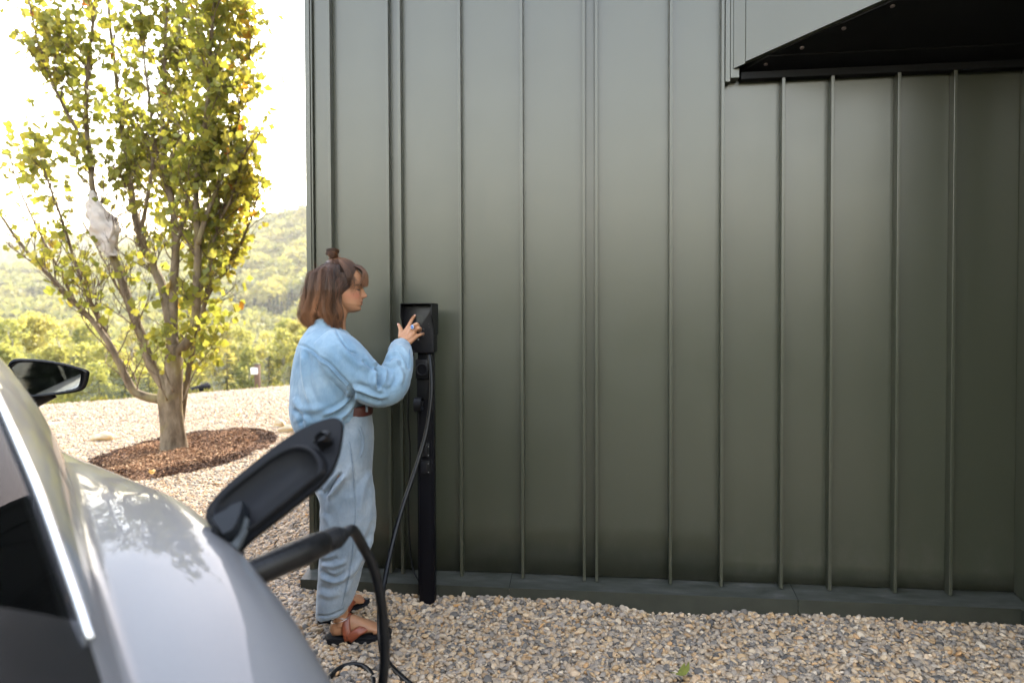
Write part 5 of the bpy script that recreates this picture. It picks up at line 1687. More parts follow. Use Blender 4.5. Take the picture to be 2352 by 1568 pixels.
# ---- legs and feet
def foot_frame(heel, yaw):
    d = np.array([math.cos(yaw), math.sin(yaw), 0]); l = np.array([-d[1], d[0], 0]); return np.array(heel, float), d, l
FN = foot_frame((-1.118, 2.778, 0), math.radians(17))
FFr = foot_frame((-1.222, 2.955, 0), math.radians(58))
SZ = .034                                     # top of the sandal sole
def foot(fr, mirror, ank):
    h, d, l = fr
    def q(a, b, z): return h + d * a + l * b * mirror + np.array([0, 0, z])
    spec = [(.012, .020, .030, .028), (.03, .029, .044, .036), (.07, .031, .060, .045), (.11, .033, .050, .040), (.15, .039, .034, .032), (.185, .042, .022, .024), (.205, .039, .017, .018)]
    rings = []
    for a, w, hh, zc_ in spec:
        rings.append([q(a, w * math.cos(v), SZ + max(0.0, zc_ * .9 + hh * .85 * math.sin(v))) for v in tt_[::5]])
    hm.loft(rings)
    hm.ball(q(.032, 0, SZ + .03), (.030, .030, .032), 12, 10)
    for k, (b, L, r) in enumerate(((-.030, .245, .0125), (-.010, .242, .0090), (.006, .234, .0085), (.020, .224, .0080), (.033, .212, .0078))):
        finger([q(.185, b * .92, SZ + .013), q(L - .025, b, SZ + .014), q(L - .006, b * 1.02, SZ + .0095)], [r, r, r * .85])
    Tb([q(.055, 0, SZ + .045), ank + (0, 0, -.01), ank + (0, 0, .07)], [.036, .031, .036], 16)
an_n = FN[0] + FN[1] * .050 + np.array([0, 0, .125]); an_f = FFr[0] + FFr[1] * .05 + np.array([0, 0, .125])
foot(FN, 1, an_n); foot(FFr, -1, an_f)
hip_n, hip_f = pp(790, 1060, -.09), pp(788, 1060, .09)
kn_n, kn_f = pp(797, 1230, -.09), pp(800, 1225, .09)
Tb([hip_n, (hip_n + kn_n) / 2, kn_n, kn_n * .55 + an_n * .45, an_n + (0, 0, .05)], [.085, .068, .050, .050, .034])
Tb([hip_f, (hip_f + kn_f) / 2, kn_f, kn_f * .55 + an_f * .45, an_f + (0, 0, .05)], [.085, .068, .050, .050, .034])
body_me = remesh(hm, .0026, 3, .45)
V, N = coords(body_me)
# colour of the skin: lips, brows, lashes, blush, nails
L_ = np.stack([(V - HO) @ PU, (V - HO) @ PV, (V - HO) @ PZ], 1) * 1000
base = np.array([0.375, 0.188, 0.100]); C = np.tile(base, (len(V), 1))
def paint(mask, col):
    m_ = np.clip(mask, 0, 1)[:, None]; C[:] = C * (1 - m_) + np.array(col) * m_
isface = (L_[:, 2] > -95) & (L_[:, 2] < 130) & (L_[:, 0] > 20)
for sg in (-1, 1):
    paint(isface * 0.7 * np.exp(-((L_[:, 1] - sg * 48) / 20) ** 2 - ((L_[:, 2] + 20) / 18) ** 2), (0.42, 0.14, 0.09))
    e = (L_[:, 1] * sg)
    browz = 27 - 0.006 * (e - 30) ** 2
    paint(isface * (np.abs(L_[:, 2] - browz) < 4.2) * (e > 12) * (e < 56) * .85, (0.09, 0.045, 0.028))
    lashz = 3.5 + 0.012 * (e - 31) ** 2
    paint(isface * (np.abs(L_[:, 2] - lashz) < 3.6) * (e > 17) * (e < 47) * .95, (0.05, 0.028, 0.02))
    paint(isface * .35 * np.exp(-((e - 31) / 12) ** 2 - ((L_[:, 2] - 13) / 5) ** 2), (0.28, 0.13, 0.08))
paint(isface * .7 * np.exp(-(L_[:, 1] / 20) ** 4 - ((L_[:, 2] + 50) / 9.5) ** 4) * (L_[:, 0] > 86), (0.33, 0.09, 0.065))
paint(isface * .8 * (np.abs(L_[:, 2] + 50.5 - .004 * L_[:, 1] ** 2) < 2.4) * (np.abs(L_[:, 1]) < 25) * (L_[:, 0] > 80), (0.20, 0.06, 0.05))
paint(isface * .3 * np.exp(-(L_[:, 1] / 14) ** 2 - ((L_[:, 2] + 20) / 10) ** 2), (0.42, 0.16, 0.10))
hk = np.exp(-(np.linalg.norm(V - kn["r"], axis=1) / .05) ** 2)
paint(.25 * hk, (0.58, 0.33, 0.21))
ca = body_me.color_attributes.new("skin_tone", 'FLOAT_COLOR', 'POINT')
ca.data.foreach_set("color", np.concatenate([C, np.ones((len(C), 1))], 1).astype(np.float32).ravel())
body_me.materials.append(M_SKIN); body_me.name = "body"
body = link("body", body_me, woman)
# nails
M_NAIL = simple("finger_nail", (0.58, 0.33, 0.27), .25, 0, .05, 50, 0)
def nail(c, d, nr_, s):
    d = d / np.linalg.norm(d); nr_ = nr_ - d * np.dot(nr_, d); nr_ /= np.linalg.norm(nr_)
    b = np.cross(d, nr_)
    MB().ball(c + nr_ * s * .82, (s * .95, s * .62, s * .18), 10, 8, np.stack([d, b, nr_], 1)).build("finger_nail", M_NAIL, body, True)
vw = np.array([.1, -1, .15])
nail(HP(668, 432, 3.158), HP(672, 424, 3.16) - HP(640, 470, 3.15), vw, .0064)
nail(HP(320, 622, 3.100), HP(318, 618, 3.104) - HP(345, 680, 3.09), vw + np.array([-.4, 0, 0]), .0068)
nail(HP(858, 822, 3.155), HP(862, 820, 3.16) - HP(830, 828, 3.12), vw + np.array([0, 0, .5]), .0056)

# ---------------------------------------------------------------- shirt
jm = MB()
def ring(x0, x1, y, dv, b, n=40, pw=2.2):
    c = pp((x0 + x1) / 2, y, dv); a = (x1 - x0) / 2 * MPX
    th_ = np.linspace(0, 2 * math.pi, n, endpoint=False)
    ct, st = np.cos(th_), np.sin(th_)
    return c + np.outer(np.sign(ct) * np.abs(ct) ** (2 / pw) * a, PU) + np.outer(np.sign(st) * np.abs(st) ** (2 / pw) * b, PV)
tors = [(726, 775, 738, .052), (712, 786, 752, .078), (701, 800, 765, .125), (691, 812, 780, .165), (683, 822, 800, .19), (678, 829, 825, .20), (675, 834, 850, .205), (673, 837, 880, .205),
        (671, 838, 910, .205), (670, 834, 935, .20), (671, 827, 955, .195), (675, 822, 972, .185), (681, 817, 985, .172), (686, 813, 993, .160), (690, 812, 1006, .156)]
jm.loft([ring(a, b, y, 0, w) for a, b, y, w in tors])
def sleeve(P, R, fl=None, n=26):
    m_ = 40
    Q = cr(P, m_); r = cr(np.array(R, float)[:, None], m_)[:, 0]
    jm.tube(Q, r, n, True, fl, up=(0, 1, 0))
sl = [pp(752, 800, -.10), pp(785, 822, -.155), pp(825, 862, -.175), pp(866, 891, -.175), pp(897, 886, -.165), pp(911, 850, -.12), pp(919, 818, -.07), atY(920, 797, 3.03)]
sleeve(sl, [.088, .097, .091, .081, .073, .066, .056, .044])
cuff = [atY(917, 812, 3.00), atY(920, 800, 3.025), atY(921, 791, 3.04)]
jm.tube(cr(cuff, 8), [.050, .052, .052, .050, .049, .048, .046, .040], 26, True, None, up=(0, 1, 0))
sleeve([pp(752, 800, .10), pp(775, 830, .17), pp(770, 880, .21), pp(765, 920, .22), pp(778, 950, .205), pp(786, 965, .195)], [.085, .090, .078, .068, .058, .042])
# collar
colr = []
for f, rr2, up_ in ((0, .050, 0), (.4, .058, .02), (.75, .062, .03), (1, .054, .034)):
    pass
shirt_me = remesh(jm, .0055, 5, .5)
wrinkle(shirt_me, .0050, 9, 3, (1, 1, .7)); wrinkle(shirt_me, .0030, 22, 8, (1, 1, .8)); wrinkle(shirt_me, .0016, 46, 21, (1, 1, .5))
cl = [
    ([W1(120, 812), W1(170, 826), W1(215, 850), W1(290, 910), W1(360, 960), W1(430, 1035), W1(500, 1105), W1(548, 1155)], -4.5, 3.0),
    ([W1(205, 852), W1(285, 915), W1(355, 968), W1(425, 1042), W1(495, 1115)], 3.0, 3.0),
    ([W1(395, 700), W1(440, 780), W1(500, 855), W1(570, 880)], -3.5, 2.6),
    ([W1(420, 800), W1(480, 880), W1(560, 950), W1(650, 990)], 4.5, 8),
    ([W1(600, 925), W1(650, 965), W1(690, 985)], -7, 5),
    ([W1(690, 985), W1(722, 1010), W1(728, 1060), W1(712, 1110), W1(722, 1140)], -13, 5),
    ([W1(690, 1000), W1(680, 1060), W1(700, 1120), W1(760, 1180)], 8, 6),
    ([W1(745, 985), W1(765, 1030), W1(760, 1090), W1(790, 1130)], 6, 6),
    ([W1(690, 985), W1(740, 945), W1(800, 920), W1(830, 880)], -6, 5),
    ([W1(760, 960), W1(820, 960), W1(880, 930)], 5, 5),
    ([W1(800, 850), W1(850, 846), W1(890, 875), W1(925, 940), W1(940, 1000)], -9, 4.2),
    ([W1(800, 905), W1(850, 965), W1(880, 1040), W1(870, 1110)], 5, 6),
    ([W1(850, 1000), W1(840, 1070), W1(800, 1150)], -4, 6),
    ([W1(505, 1110), W1(525, 1195), W1(480, 1265), W1(400, 1320), W1(300, 1365)], -11, 5),
    ([W1(495, 1150), W1(500, 1215), W1(440, 1275), W1(330, 1330)], 8, 5),
    ([W1(540, 1200), W1(490, 1290), W1(440, 1360), W1(425, 1420)], 6, 6),
    ([W1(530, 1160), W1(620, 1192), W1(740, 1232)], -7, 5),
    ([W1(520, 1120), W1(600, 1150), W1(700, 1195), W1(790, 1190)], 6, 5),
    ([W1(560, 1100), W1(640, 1130), W1(700, 1150)], -4, 6),
    ([W1(165, 845), W1(168, 960), W1(185, 1100), W1(215, 1220), W1(250, 1310)], 5, 5),
    ([W1(190, 850), W1(215, 960), W1(225, 1120), W1(270, 1240)], -4, 6),
    ([W1(130, 900), W1(120, 1060), W1(130, 1200), W1(180, 1310)], -4, 7),
    ([W1(100, 1200), W1(150, 1270), W1(230, 1290), W1(330, 1270)], 5, 8),
    ([W1(105, 1280), W1(150, 1345), W1(140, 1400)], -8, 5),
    ([W1(160, 1330), W1(200, 1370), W1(190, 1430)], 6, 5),
    ([W1(280, 880), W1(330, 1010), W1(420, 1130), W1(480, 1230)], 5, 9),
    ([W1(450, 1340), W1(480, 1390), W1(530, 1380), W1(570, 1300)], -5, 4),
    ([W1(440, 1420), W1(500, 1408), W1(540, 1425)], -6, 3),
    ([W1(505, 1430), W1(520, 1460), W1(505, 1500)], -5, 3),
    ([W1(470, 1430), W1(478, 1470), W1(470, 1500)], 4, 3),
]
crease(shirt_me, cl)
shirt_me.materials.append(M_SHIRT); shirt_me.polygons.foreach_set("use_smooth", np.ones(len(shirt_me.polygons), bool))
shirt_me.name = "shirt"
shirt = link("shirt", shirt_me, woman)
# stitched seams lie on the cloth: find the near surface along a line
from mathutils.bvhtree import BVHTree
def on_cloth(me, pts, lift=.0008):
    V, _ = coords(me)
    polys = [tuple(p.vertices) for p in me.polygons]
    bv = BVHTree.FromPolygons([Vector(v) for v in V], polys)
    def f(x, y):
        d = Vector(ray(x, y)).normalized()
        h = bv.ray_cast(Vector(EYE), d)
        return None if h[0] is None else np.array(h[0]) + np.array(h[1]) * lift * (1 if h[1].dot(d) < 0 else -1)
    return f
fc = on_cloth(shirt_me, None)
def seam(f, pts, n, r, name, mat, parent, dash=None):
    Q = [f(x, y) for x, y in cr(pts, n)]
    m_ = MB(); run = []
    for i, q in enumerate(Q + [None]):
        if q is not None and (not run or np.linalg.norm(q - run[-1]) < .03): run.append(q)
        else:
            if len(run) > 2: m_.tube(run, r * 1.1, 5)
            run = [] if q is None else [q]
    if m_.v: return m_.build(name, mat, parent, True)
seam(fc, [W1(122, 812), W1(155, 818)], 12, .0012, "back_yoke_seam", M_STITCH, shirt)
seam(fc, [W1(212, 858), W1(290, 915), W1(360, 965), W1(430, 1040), W1(500, 1110)], 60, .0014, "armhole_seam", M_STITCH, shirt)
seam(fc, [W1(218, 872), W1(286, 926), W1(354, 976), W1(422, 1050), W1(490, 1120)], 60, .0010, "armhole_seam", M_STITCH, shirt)
seam(fc, [W1(400, 705), W1(440, 780), W1(495, 850), W1(560, 876)], 40, .0013, "shoulder_seam", M_STITCH, shirt)
seam(fc, [W1(505, 1185), W1(470, 1255), W1(400, 1310), W1(330, 1350)], 36, .0014, "side_seam", M_STITCH, shirt)
seam(fc, [W1(940, 850), W1(938, 920), W1(936, 985)], 24, .0013, "cuff_seam", M_STITCH, shirt)
seam(fc, [W1(440, 1425), W1(480, 1420), W1(520, 1415)], 16, .0012, "hem_seam", M_STITCH, shirt)
seam(fc, [W1(480, 1330), W1(545, 1335), W1(548, 1300)], 16, .0010, "pocket_seam", M_STITCH, shirt)
# collar folded down at the nape
m = MB()
th_ = np.linspace(math.radians(80), math.radians(280), 40)
cn = pp(752, 745, 0)
rows = []
for r_, z_, tilt in ((.056, .030, .0), (.060, .034, .0), (.066, .020, .2), (.074, -.006, .4), (.080, -.022, .5), (.074, -.020, .5)):
    rows.append([cn + PU * (r_ * 1.12 * math.cos(a) + .008) + PV * r_ * math.sin(a) + PZ * (z_ - .028 * math.cos(a) * -1 * .6) for a in th_])
m.loft(rows, False, False, False)
m.build("collar", M_SHIRT, shirt, True)
# frayed placket edge showing in front of the chest
e0 = [W1(520, 760), W1(560, 800), W1(578, 840), W1(588, 880)]
m = MB(); m.tube([pp(x - 1.5, y, -.06) for x, y in cr(e0, 14)], .006, 8, True, (1, .5)); m.build("placket", M_SHIRT, shirt, True)

# ---------------------------------------------------------------- jeans
bm_ = MB()
hips = [(771, 852, 938, .145), (764, 854, 950, .152), (745, 857, 980, .168), (730, 857, 1010, .178), (720, 855, 1045, .186), (716, 853, 1080, .188), (720, 854, 1110, .184), (730, 855, 1130, .172), (738, 852, 1150, .150), (752, 842, 1168, .110), (770, 825, 1180, .05)]
bm_.loft([ring(a, b, y, 0, w, pw=2.3) for a, b, y, w in hips])
legn = [(745, 845, 1070, -.075, .07), (733, 853, 1095, -.084, .089), (733, 857, 1130, -.092, .098), (738, 859, 1160, -.094, .097), (738, 861, 1190, -.094, .096), (737, 859, 1220, -.094, .095), (737, 848, 1262, -.092, .092), (735, 833, 1300, -.09, .088),
        (732, 821, 1345, -.086, .083), (729, 806, 1380, -.082, .078), (726, 793, 1408, -.08, .074)]
def leg_rings(tab, hemtilt):
    out = []
    for i, (a, b, y, dv, w) in enumerate(tab):
        r = ring(a, b, y, dv, w)
        if i == len(tab) - 1: 
            u = (r - r.mean(0)) @ PU; r = r + np.outer(u * hemtilt, PZ)
        out.append(r)
    return out
bm_.loft(leg_rings(legn, .25))
legf = [(745, 845, 1070, .075, .07), (735, 852, 1095, .085, .09), (738, 855, 1130, .092, .098), (744, 856, 1190, .10, .095), (745, 850, 1240, .105, .092), (742, 836, 1300, .11, .085), (736, 815, 1345, .115, .08), (730, 792, 1378, .12, .075)]
bm_.loft(leg_rings(legf, .1))
jeans_me = remesh(bm_, .0055, 5, .5)
wrinkle(jeans_me, .0040, 8, 13, (1, 1, 1.3)); wrinkle(jeans_me, .0022, 22, 18); wrinkle(jeans_me, .0012, 44, 28, (1, 1, .5))
jl = [
    ([W2(420, 130), W2(436, 250), W2(444, 400), W2(450, 560), W2(444, 760), W2(415, 950), W2(372, 1120)], 2.6, 2.0),
    ([W2(480, 40), W2(500, 100), W2(500, 165), W2(485, 222)], 4.0, 2.2),
    ([W2(400, 120), W2(425, 190), W2(440, 300), W2(450, 440)], 2.0, 2.0),
    ([W2(375, 315), W2(320, 380), W2(275, 450)], -14, 4.0),
    ([W2(385, 325), W2(345, 395), W2(290, 480)], 8, 6),
    ([W2(225, 405), W2(262, 436)], -6, 4),
    ([W2(440, 260), W2(400, 330), W2(330, 430), W2(290, 560)], 5, 9),
    ([W2(545, 300), W2(500, 420), W2(480, 560)], 4, 8),
    ([W2(570, 600), W2(535, 700), W2(480, 800)], -4, 6),
    ([W2(560, 690), W2(520, 780), W2(440, 900), W2(360, 960)], 6, 7),
    ([W2(245, 850), W2(300, 846), W2(345, 825)], -6, 4),
    ([W2(250, 870), W2(320, 880), W2(400, 850)], 5, 5),
    ([W2(243, 905), W2(300, 940), W2(350, 945), W2(420, 900)], -6, 5),
    ([W2(243, 945), W2(320, 970), W2(400, 950)], 5, 5),
    ([W2(238, 1000), W2(300, 1015), W2(360, 990)], -4, 5),
    ([W2(235, 1040), W2(300, 1060), W2(360, 1040)], 4, 6),
    ([W2(218, 1172), W2(280, 1178), W2(340, 1160), W2(388, 1138)], -4.5, 2.4),
    ([W2(260, 560), W2(300, 640), W2(290, 760)], 4, 8),
    ([W2(470, 860), W2(430, 960), W2(390, 1060)], 4, 6),
]
crease(jeans_me, jl)
jeans_me.materials.append(M_JEANS); jeans_me.polygons.foreach_set("use_smooth", np.ones(len(jeans_me.polygons), bool))
jeans_me.name = "jeans"
jeans = link("jeans", jeans_me, woman)
fj = on_cloth(jeans_me, None)
seam(fj, [W2(420, 130), W2(436, 250), W2(446, 400), W2(452, 560), W2(446, 700), W2(430, 860), W2(405, 990), W2(372, 1118)], 90, .0013, "outer_leg_seam", M_STITCHJ, jeans)
seam(fj, [W2(484, 40), W2(503, 100), W2(503, 165), W2(487, 222)], 40, .0013, "pocket_edge", M_STITCHJ, jeans)
seam(fj, [W2(474, 50), W2(492, 105), W2(492, 162), W2(478, 214)], 40, .0010, "pocket_edge", M_STITCHJ, jeans)
seam(fj, [W2(220, 1165), W2(280, 1172), W2(340, 1152), W2(385, 1130)], 40, .0012, "hem_stitching", M_STITCHJ, jeans)
seam(fj, [W2(345, 262), W2(320, 305), W2(285, 345), W2(272, 360)], 30, .0012, "back_pocket_edge", M_STITCHJ, jeans)
seam(fj, [W2(340, 290), W2(318, 322), W2(290, 350)], 24, .0009, "back_pocket_stitching", M_STITCHJ, jeans)
# belt and loop
br = [ring(768, 855.5, y, 0, .150, 48, 2.3) for y in (927, 929, 946, 948)]
m = MB().loft([br[0] * .998 + br[0].mean(0) * .002, br[1], br[2], br[3] * .998 + br[3].mean(0) * .002], True, True)
belt = m.build("belt", M_BELT, woman, True)
q = [pp(841, y, -.125) for y in (925, 930, 940, 950)]
fb = on_cloth(belt.data, None, .003)
qq = [fb(841 - .0, y) for y in (929, 934, 940, 946)]
if all(v is not None for v in qq):
    MB().tube(qq, .0055, 8, True, (.35, 1.0)).build("belt_loop", M_JEANS, belt, True)

# ---------------------------------------------------------------- sandals, anklet, ring
def sandal(fr, mirror):
    h, d, l = fr
    def q(a, b, z): return h + d * a + l * b * mirror + np.array([0, 0, z])
    th = woman
    out = [(-.014, 0), (-.010, .022), (.01, .036), (.06, .038), (.11, .037), (.16, .045), (.20, .048), (.235, .040), (.258, .020), (.264, -.008), (.255, -.034), (.23, -.047), (.19, -.050), (.14, -.045), (.09, -.036), (.04, -.037), (.005, -.034), (-.010, -.020)]
    P = cr(np.array(out + [out[0]]), 73)[:-1]
    c = P.mean(0)
    lv = lambda f, z: [q(*(c + (p - c) * f), z + .006 * max(0, (p[0] - .2) / .06)) for p in P]
    so = MB().loft([lv(.97, .003), lv(1.0, .007), lv(1.0, .013), lv(.975, .0155), lv(.975, .018), lv(1.0, .0205), lv(1.0, .030), lv(.97, .0335)]).build("sandal", M_SOLE, th, angle=50)
    for a, r0, r1, nm in (
        ([q(.085, -.043, .026), q(.075, -.040, .060), q(.072, -.022, .100), q(.078, .004, .116), (q(.085, .028, .09)), q(.095, .042, .028)], .019, .018, "ankle_strap"),
        ([q(.082, -.046, .030), q(.125, -.045, .060), q(.165, -.020, .066), q(.200, .004, .052), q(.222, .018, .030)], .020, .0155, "cross_strap"),
        ([q(.095, .044, .030), q(.130, .040, .064), q(.170, .014, .064), q(.205, -.014, .050), q(.228, -.026, .032)], .020, .0155, "cross_strap")):
        n_ = 26
        Q = cr(a, n_); R = np.linspace(r0, r1, n_)
        cen = q(.13, 0, .01)
        m_ = MB()
        T_ = np.gradient(Q, axis=0); T_ /= np.linalg.norm(T_, axis=1)[:, None]
        rings = []
        for i in range(n_):
            o_ = Q[i] - (q(float((Q[i] - h) @ d), 0, .035)); o_ = o_ - T_[i] * (o_ @ T_[i]); o_ /= np.linalg.norm(o_) + 1e-9
            w_ = np.cross(T_[i], o_)
            rings.append(Q[i] + np.outer(np.cos(tt_[::8]) * R[i], w_) + np.outer(np.sin(tt_[::8]) * R[i] * .42, o_))
        m_.loft(rings).build(nm, M_STRAP, so, True)
sandal(FN, 1); sandal(FFr, -1)
m = MB()
for k, (z_, tl, rr3) in enumerate(((.105, .3, .042), (.118, -.22, .041))):
    c = an_n + np.array([0, 0, z_ - .125])
    loop = []
    for a in np.linspace(0, 2 * math.pi, 40):
        o_ = PU * math.cos(a) + PV * math.sin(a)
        loop.append(c + o_ * rr3 * .98 + PZ * (math.cos(a) * tl * .04))
    m.tube(loop, .0011, 5)
b_ = an_n + np.array([0, 0, -.012]) - PU * .034 - PV * .022
m.ball(b_, (.007, .004, .005), 10, 8)
m.build("anklet", M_SILVER, woman, True)
rc = HP(655, 662, 3.074)
ax_ = HP(712, 612, 3.068) - HP(600, 705, 3.092); ax_ /= np.linalg.norm(ax_)
n1 = np.array([0, -1, 0.1]); n1 -= ax_ * (n1 @ ax_); n1 /= np.linalg.norm(n1); b1 = np.cross(ax_, n1)
m = MB(); m.tube([rc + (n1 * math.cos(a) + b1 * math.sin(a)) * .0108 for a in np.linspace(0, 2 * math.pi, 28)], .0022, 7, True)
ring_o = m.build("finger_ring", M_SILVER, woman, True)
M_BLUE = simple("blue_enamel", (0.06, 0.17, 0.48), .2, 0, .1, 40, 0)
M_PALE = simple("pale_blue_enamel", (0.5, 0.64, 0.85), .25, 0, .1, 40, 0)
fcen = rc + n1 * .0125
MB().disc(fcen - n1 * .002, n1, .0095, .003, 20).build("flower_plate", M_PALE, ring_o, angle=40)
for a in (.78, 2.35, 3.92, 5.5):
    pz = fcen + (ax_ * math.cos(a) + b1 * math.sin(a)) * .0055
    MB().ball(pz + n1 * .001, (.0042, .0036, .0018), 10, 8, np.stack([ax_ * math.cos(a) + b1 * math.sin(a), -ax_ * math.sin(a) + b1 * math.cos(a), n1], 1)).build("petal", M_BLUE, ring_o, True)

# ---------------------------------------------------------------- hair: combed strands over a dark cap
t = NT("brown_hair")
hi = t.n("ShaderNodeHairInfo")
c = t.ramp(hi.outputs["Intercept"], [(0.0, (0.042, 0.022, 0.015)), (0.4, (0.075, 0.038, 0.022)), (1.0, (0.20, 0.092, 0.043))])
rv = t.ramp(hi.outputs["Random"], [(0, (.62, .6, .58)), (1, (1.45, 1.4, 1.35))])
c = t.mix(1.0, c, rv, 'MULTIPLY')
ha = t.n('ShaderNodeAttribute', attribute_name='tone')
c = t.mix(1.0, c, ha.outputs['Color'], 'MULTIPLY')
M_HAIR = t.done(t.bsdf(c, .34, 0, None, .35))
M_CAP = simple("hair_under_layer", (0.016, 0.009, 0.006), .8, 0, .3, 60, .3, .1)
rh = np.random.default_rng(77)
def skull(dirs, off=0.0):
    """point on the scalp in direction dirs from the head centre (mm, head frame)"""
    d = dirs / np.linalg.norm(dirs, axis=-1, keepdims=True)
    c = np.array([2.0, 0, 38]); R = np.array([97, 75, 91.0]) + off
    k = 1 / np.sqrt(((d / R) ** 2).sum(-1, keepdims=True))
    return c + d * k
EBt = [(128, 42), (110, 68), (90, 86), (70, 96), (8, 107), (-31, 111), (-75, 121), (-105, 125), (-130, 119), (-160, 104)]
ESt = [(125, 35), (110, 52), (80, 72), (40, 83), (0, 88), (-50, 86), (-100, 82), (-160, 66)]
EFt = [(125, 20), (90, 40), (60, 50), (0, 62), (-60, 60), (-160, 56)]
strands = []; tones = []; NPt = 18
def wave(P, amp, ph, fr):
    s = np.linspace(0, 1, len(P))
    a = amp * s ** 1.3
    P[:, 0] += a * np.sin(fr * s * 6.28 + ph); P[:, 1] += a * .6 * np.cos(fr * s * 6.28 * .9 + ph * 1.7)
    return P
clumps = 120
cph = rh.uniform(0, 6.28, clumps); cfr = rh.uniform(.9, 2.1, clumps); camp = rh.uniform(6, 19, clumps); cfi = rh.uniform(math.radians(50), math.radians(310), clumps); cu = rh.uniform(.78, 1.12, clumps); ctone = np.clip(rh.normal(1.0, .38, clumps), .35, 1.9)
TIPT = [(45, -164), (75, -163), (95, -151), (110, -130), (122, -102), (135, -118), (150, -140), (180, -142)]
ctip = np.array([I(math.degrees(min(q, 2 * math.pi - q)), TIPT) for q in cfi]) + rh.normal(0, 11, clumps)
def hanging(n):
    for _ in range(n):
        k = rh.integers(clumps)
        phi = cfi[k] + rh.normal(0, .034)
        phi = min(max(phi, math.radians(47)), math.radians(313))
        el = rh.uniform(-.15, 1.5)                                  # how high on the scalp it grows
        side = abs(math.sin(phi))
        if math.cos(phi) > .1: el = min(el, .45)
        r0 = skull(np.array([math.cos(phi) * math.cos(el), math.sin(phi) * math.cos(el), math.sin(el)]), rh.uniform(5, 9))
        u = cu[k] + rh.normal(0, .035) + (.12 if rh.random() < .02 else 0)
        tip = ctip[k] + rh.normal(0, 9) - (8 if math.cos(phi) > .2 else 0) 
        s = np.linspace(0, 1, NPt)
        z = r0[2] + (tip - r0[2]) * (s ** 1.12)
        cphi = math.cos(phi)
        ext = np.where(cphi > 0, I(z, EFt), I(z, EBt))
        X_ = -20 + cphi * ext * u; Y_ = math.sin(phi) * I(z, ESt) * u
        bl = np.clip(s * 4.0, 0, 1)[:, None]; bl = bl * bl * (3 - 2 * bl)
        env = np.stack([X_, Y_, z], 1)
        P = r0 * (1 - bl) + env * bl
        P[:, 2] = z + (1 - bl[:, 0]) * 0 
        dirs = P - np.array([2.0, 0, 38]); sk = skull(dirs, 6.0)
        ins = np.linalg.norm(dirs, axis=1) < np.linalg.norm(sk - np.array([2.0, 0, 38]), axis=1)
        P[ins] = sk[ins]
        fl = np.clip((s - .72) / .28, 0, 1) ** 2
        P[:, 0] += cphi * fl * rh.uniform(-14, 6) ; P[:, 1] += math.sin(phi) * fl * rh.uniform(-12, 3)
        strands.append(wave(P, camp[k] + rh.normal(0, 1.2), cph[k] + rh.normal(0, .25), cfr[k])); tones.append(ctone[k])
hanging(9000)
bunb = np.array([-22, 0, 136.0])
def swept(n):
    for _ in range(n):
        sg = rh.choice([-1, 1])
        f = rh.uniform(0, 1)
        # hairline from the temple up to the middle of the forehead, then further back over the top
        hlp = cr([(44, 70, 12), (52, 69, 40), (66, 62, 68), (80, 44, 92), (86, 16, 100)], 21)
        p = hlp[int(f * 20)].copy(); p[1] *= sg
        back = rh.uniform(0, .5) ** 1.2
        r0 = p * (1 - back) + bunb * back + rh.normal(0, 1.5, 3)
        s = np.linspace(0, 1, NPt)[:, None]
        lin = r0 * (1 - s) + bunb * s
        off = 5 + 8 * np.sin(math.pi * s[:, 0]) * rh.uniform(.4, 1.2) + 3
        P = skull(lin - np.array([2.0, 0, 38]), off[:, None])
        e = np.clip((s - .85) / .15, 0, 1); P = P * (1 - e) + (bunb + rh.normal(0, 5, 3) * np.array([1, 1, .3])) * e
        P[:, 2] -= 7 * np.sin(math.pi * s[:, 0]) * (1 - f)
        strands.append(wave(P, 2.0, rh.uniform(0, 6), 1.2))
swept(2600)
def crown(n):
    for _ in range(n):                                             # back of the top knot, combed up from the crown
        a = rh.uniform(1.2, 5.08); d = np.array([math.cos(a) * .5, math.sin(a) * .62, .8])
        r0 = skull(d, 7)
        s = np.linspace(0, 1, NPt)[:, None]
        P = skull(r0 * (1 - s) + bunb * s - np.array([2.0, 0, 38]), 8 + 5 * np.sin(math.pi * s))
        e = np.clip((s - .8) / .2, 0, 1); P = P * (1 - e) + (bunb + rh.normal(0, 5, 3) * np.array([1, 1, .3])) * e
        strands.append(P)
crown(1500)
def bangs(n):
    for _ in range(n):
        y = rh.normal(0, 26); y = max(-58, min(58, y))
        side = abs(y) / 58
        r0 = np.array([rh.uniform(48, 74) - 18 * side, y * .55, 0]); r0 = skull(r0 + np.array([0, 0, rh.uniform(62, 74)]) - np.array([2, 0, 38]) + np.array([0, 0, 38]), 3)
        ln = rh.normal(0, 7)
        pts_ = [r0, (96 - 10 * side, y * .9, 112 - 14 * side), (119 - 16 * side ** 2, y * 1.05, 88 - 10 * side), (127 - 26 * side ** 2, y * 1.12, 62), (122 - 34 * side ** 2 + rh.normal(0, 2.5), y * 1.14 + rh.normal(0, 4), 38 + ln - 14 * side)]
        strands.append(wave(cr(pts_, NPt), 1.5, rh.uniform(0, 6), .8))
bangs(1700)
def wisps(n):
    for _ in range(n):                                             # loose hair at the temple
        y = -rh.uniform(56, 68) * rh.choice([1, 1, -1]); x = rh.uniform(44, 74)
        strands.append(wave(cr([(x - 14, y * 1.0, 72), (x + 2, y * 1.07, 48), (x + rh.normal(4, 5), y * 1.1, 22 + rh.normal(0, 8)), (x + rh.normal(0, 6), y * 1.08, rh.uniform(-25, 14))], NPt), 2.5, rh.uniform(0, 6), 1.2))
wisps(60)
btone = []
bc = np.array([-22, 0, 156.0])
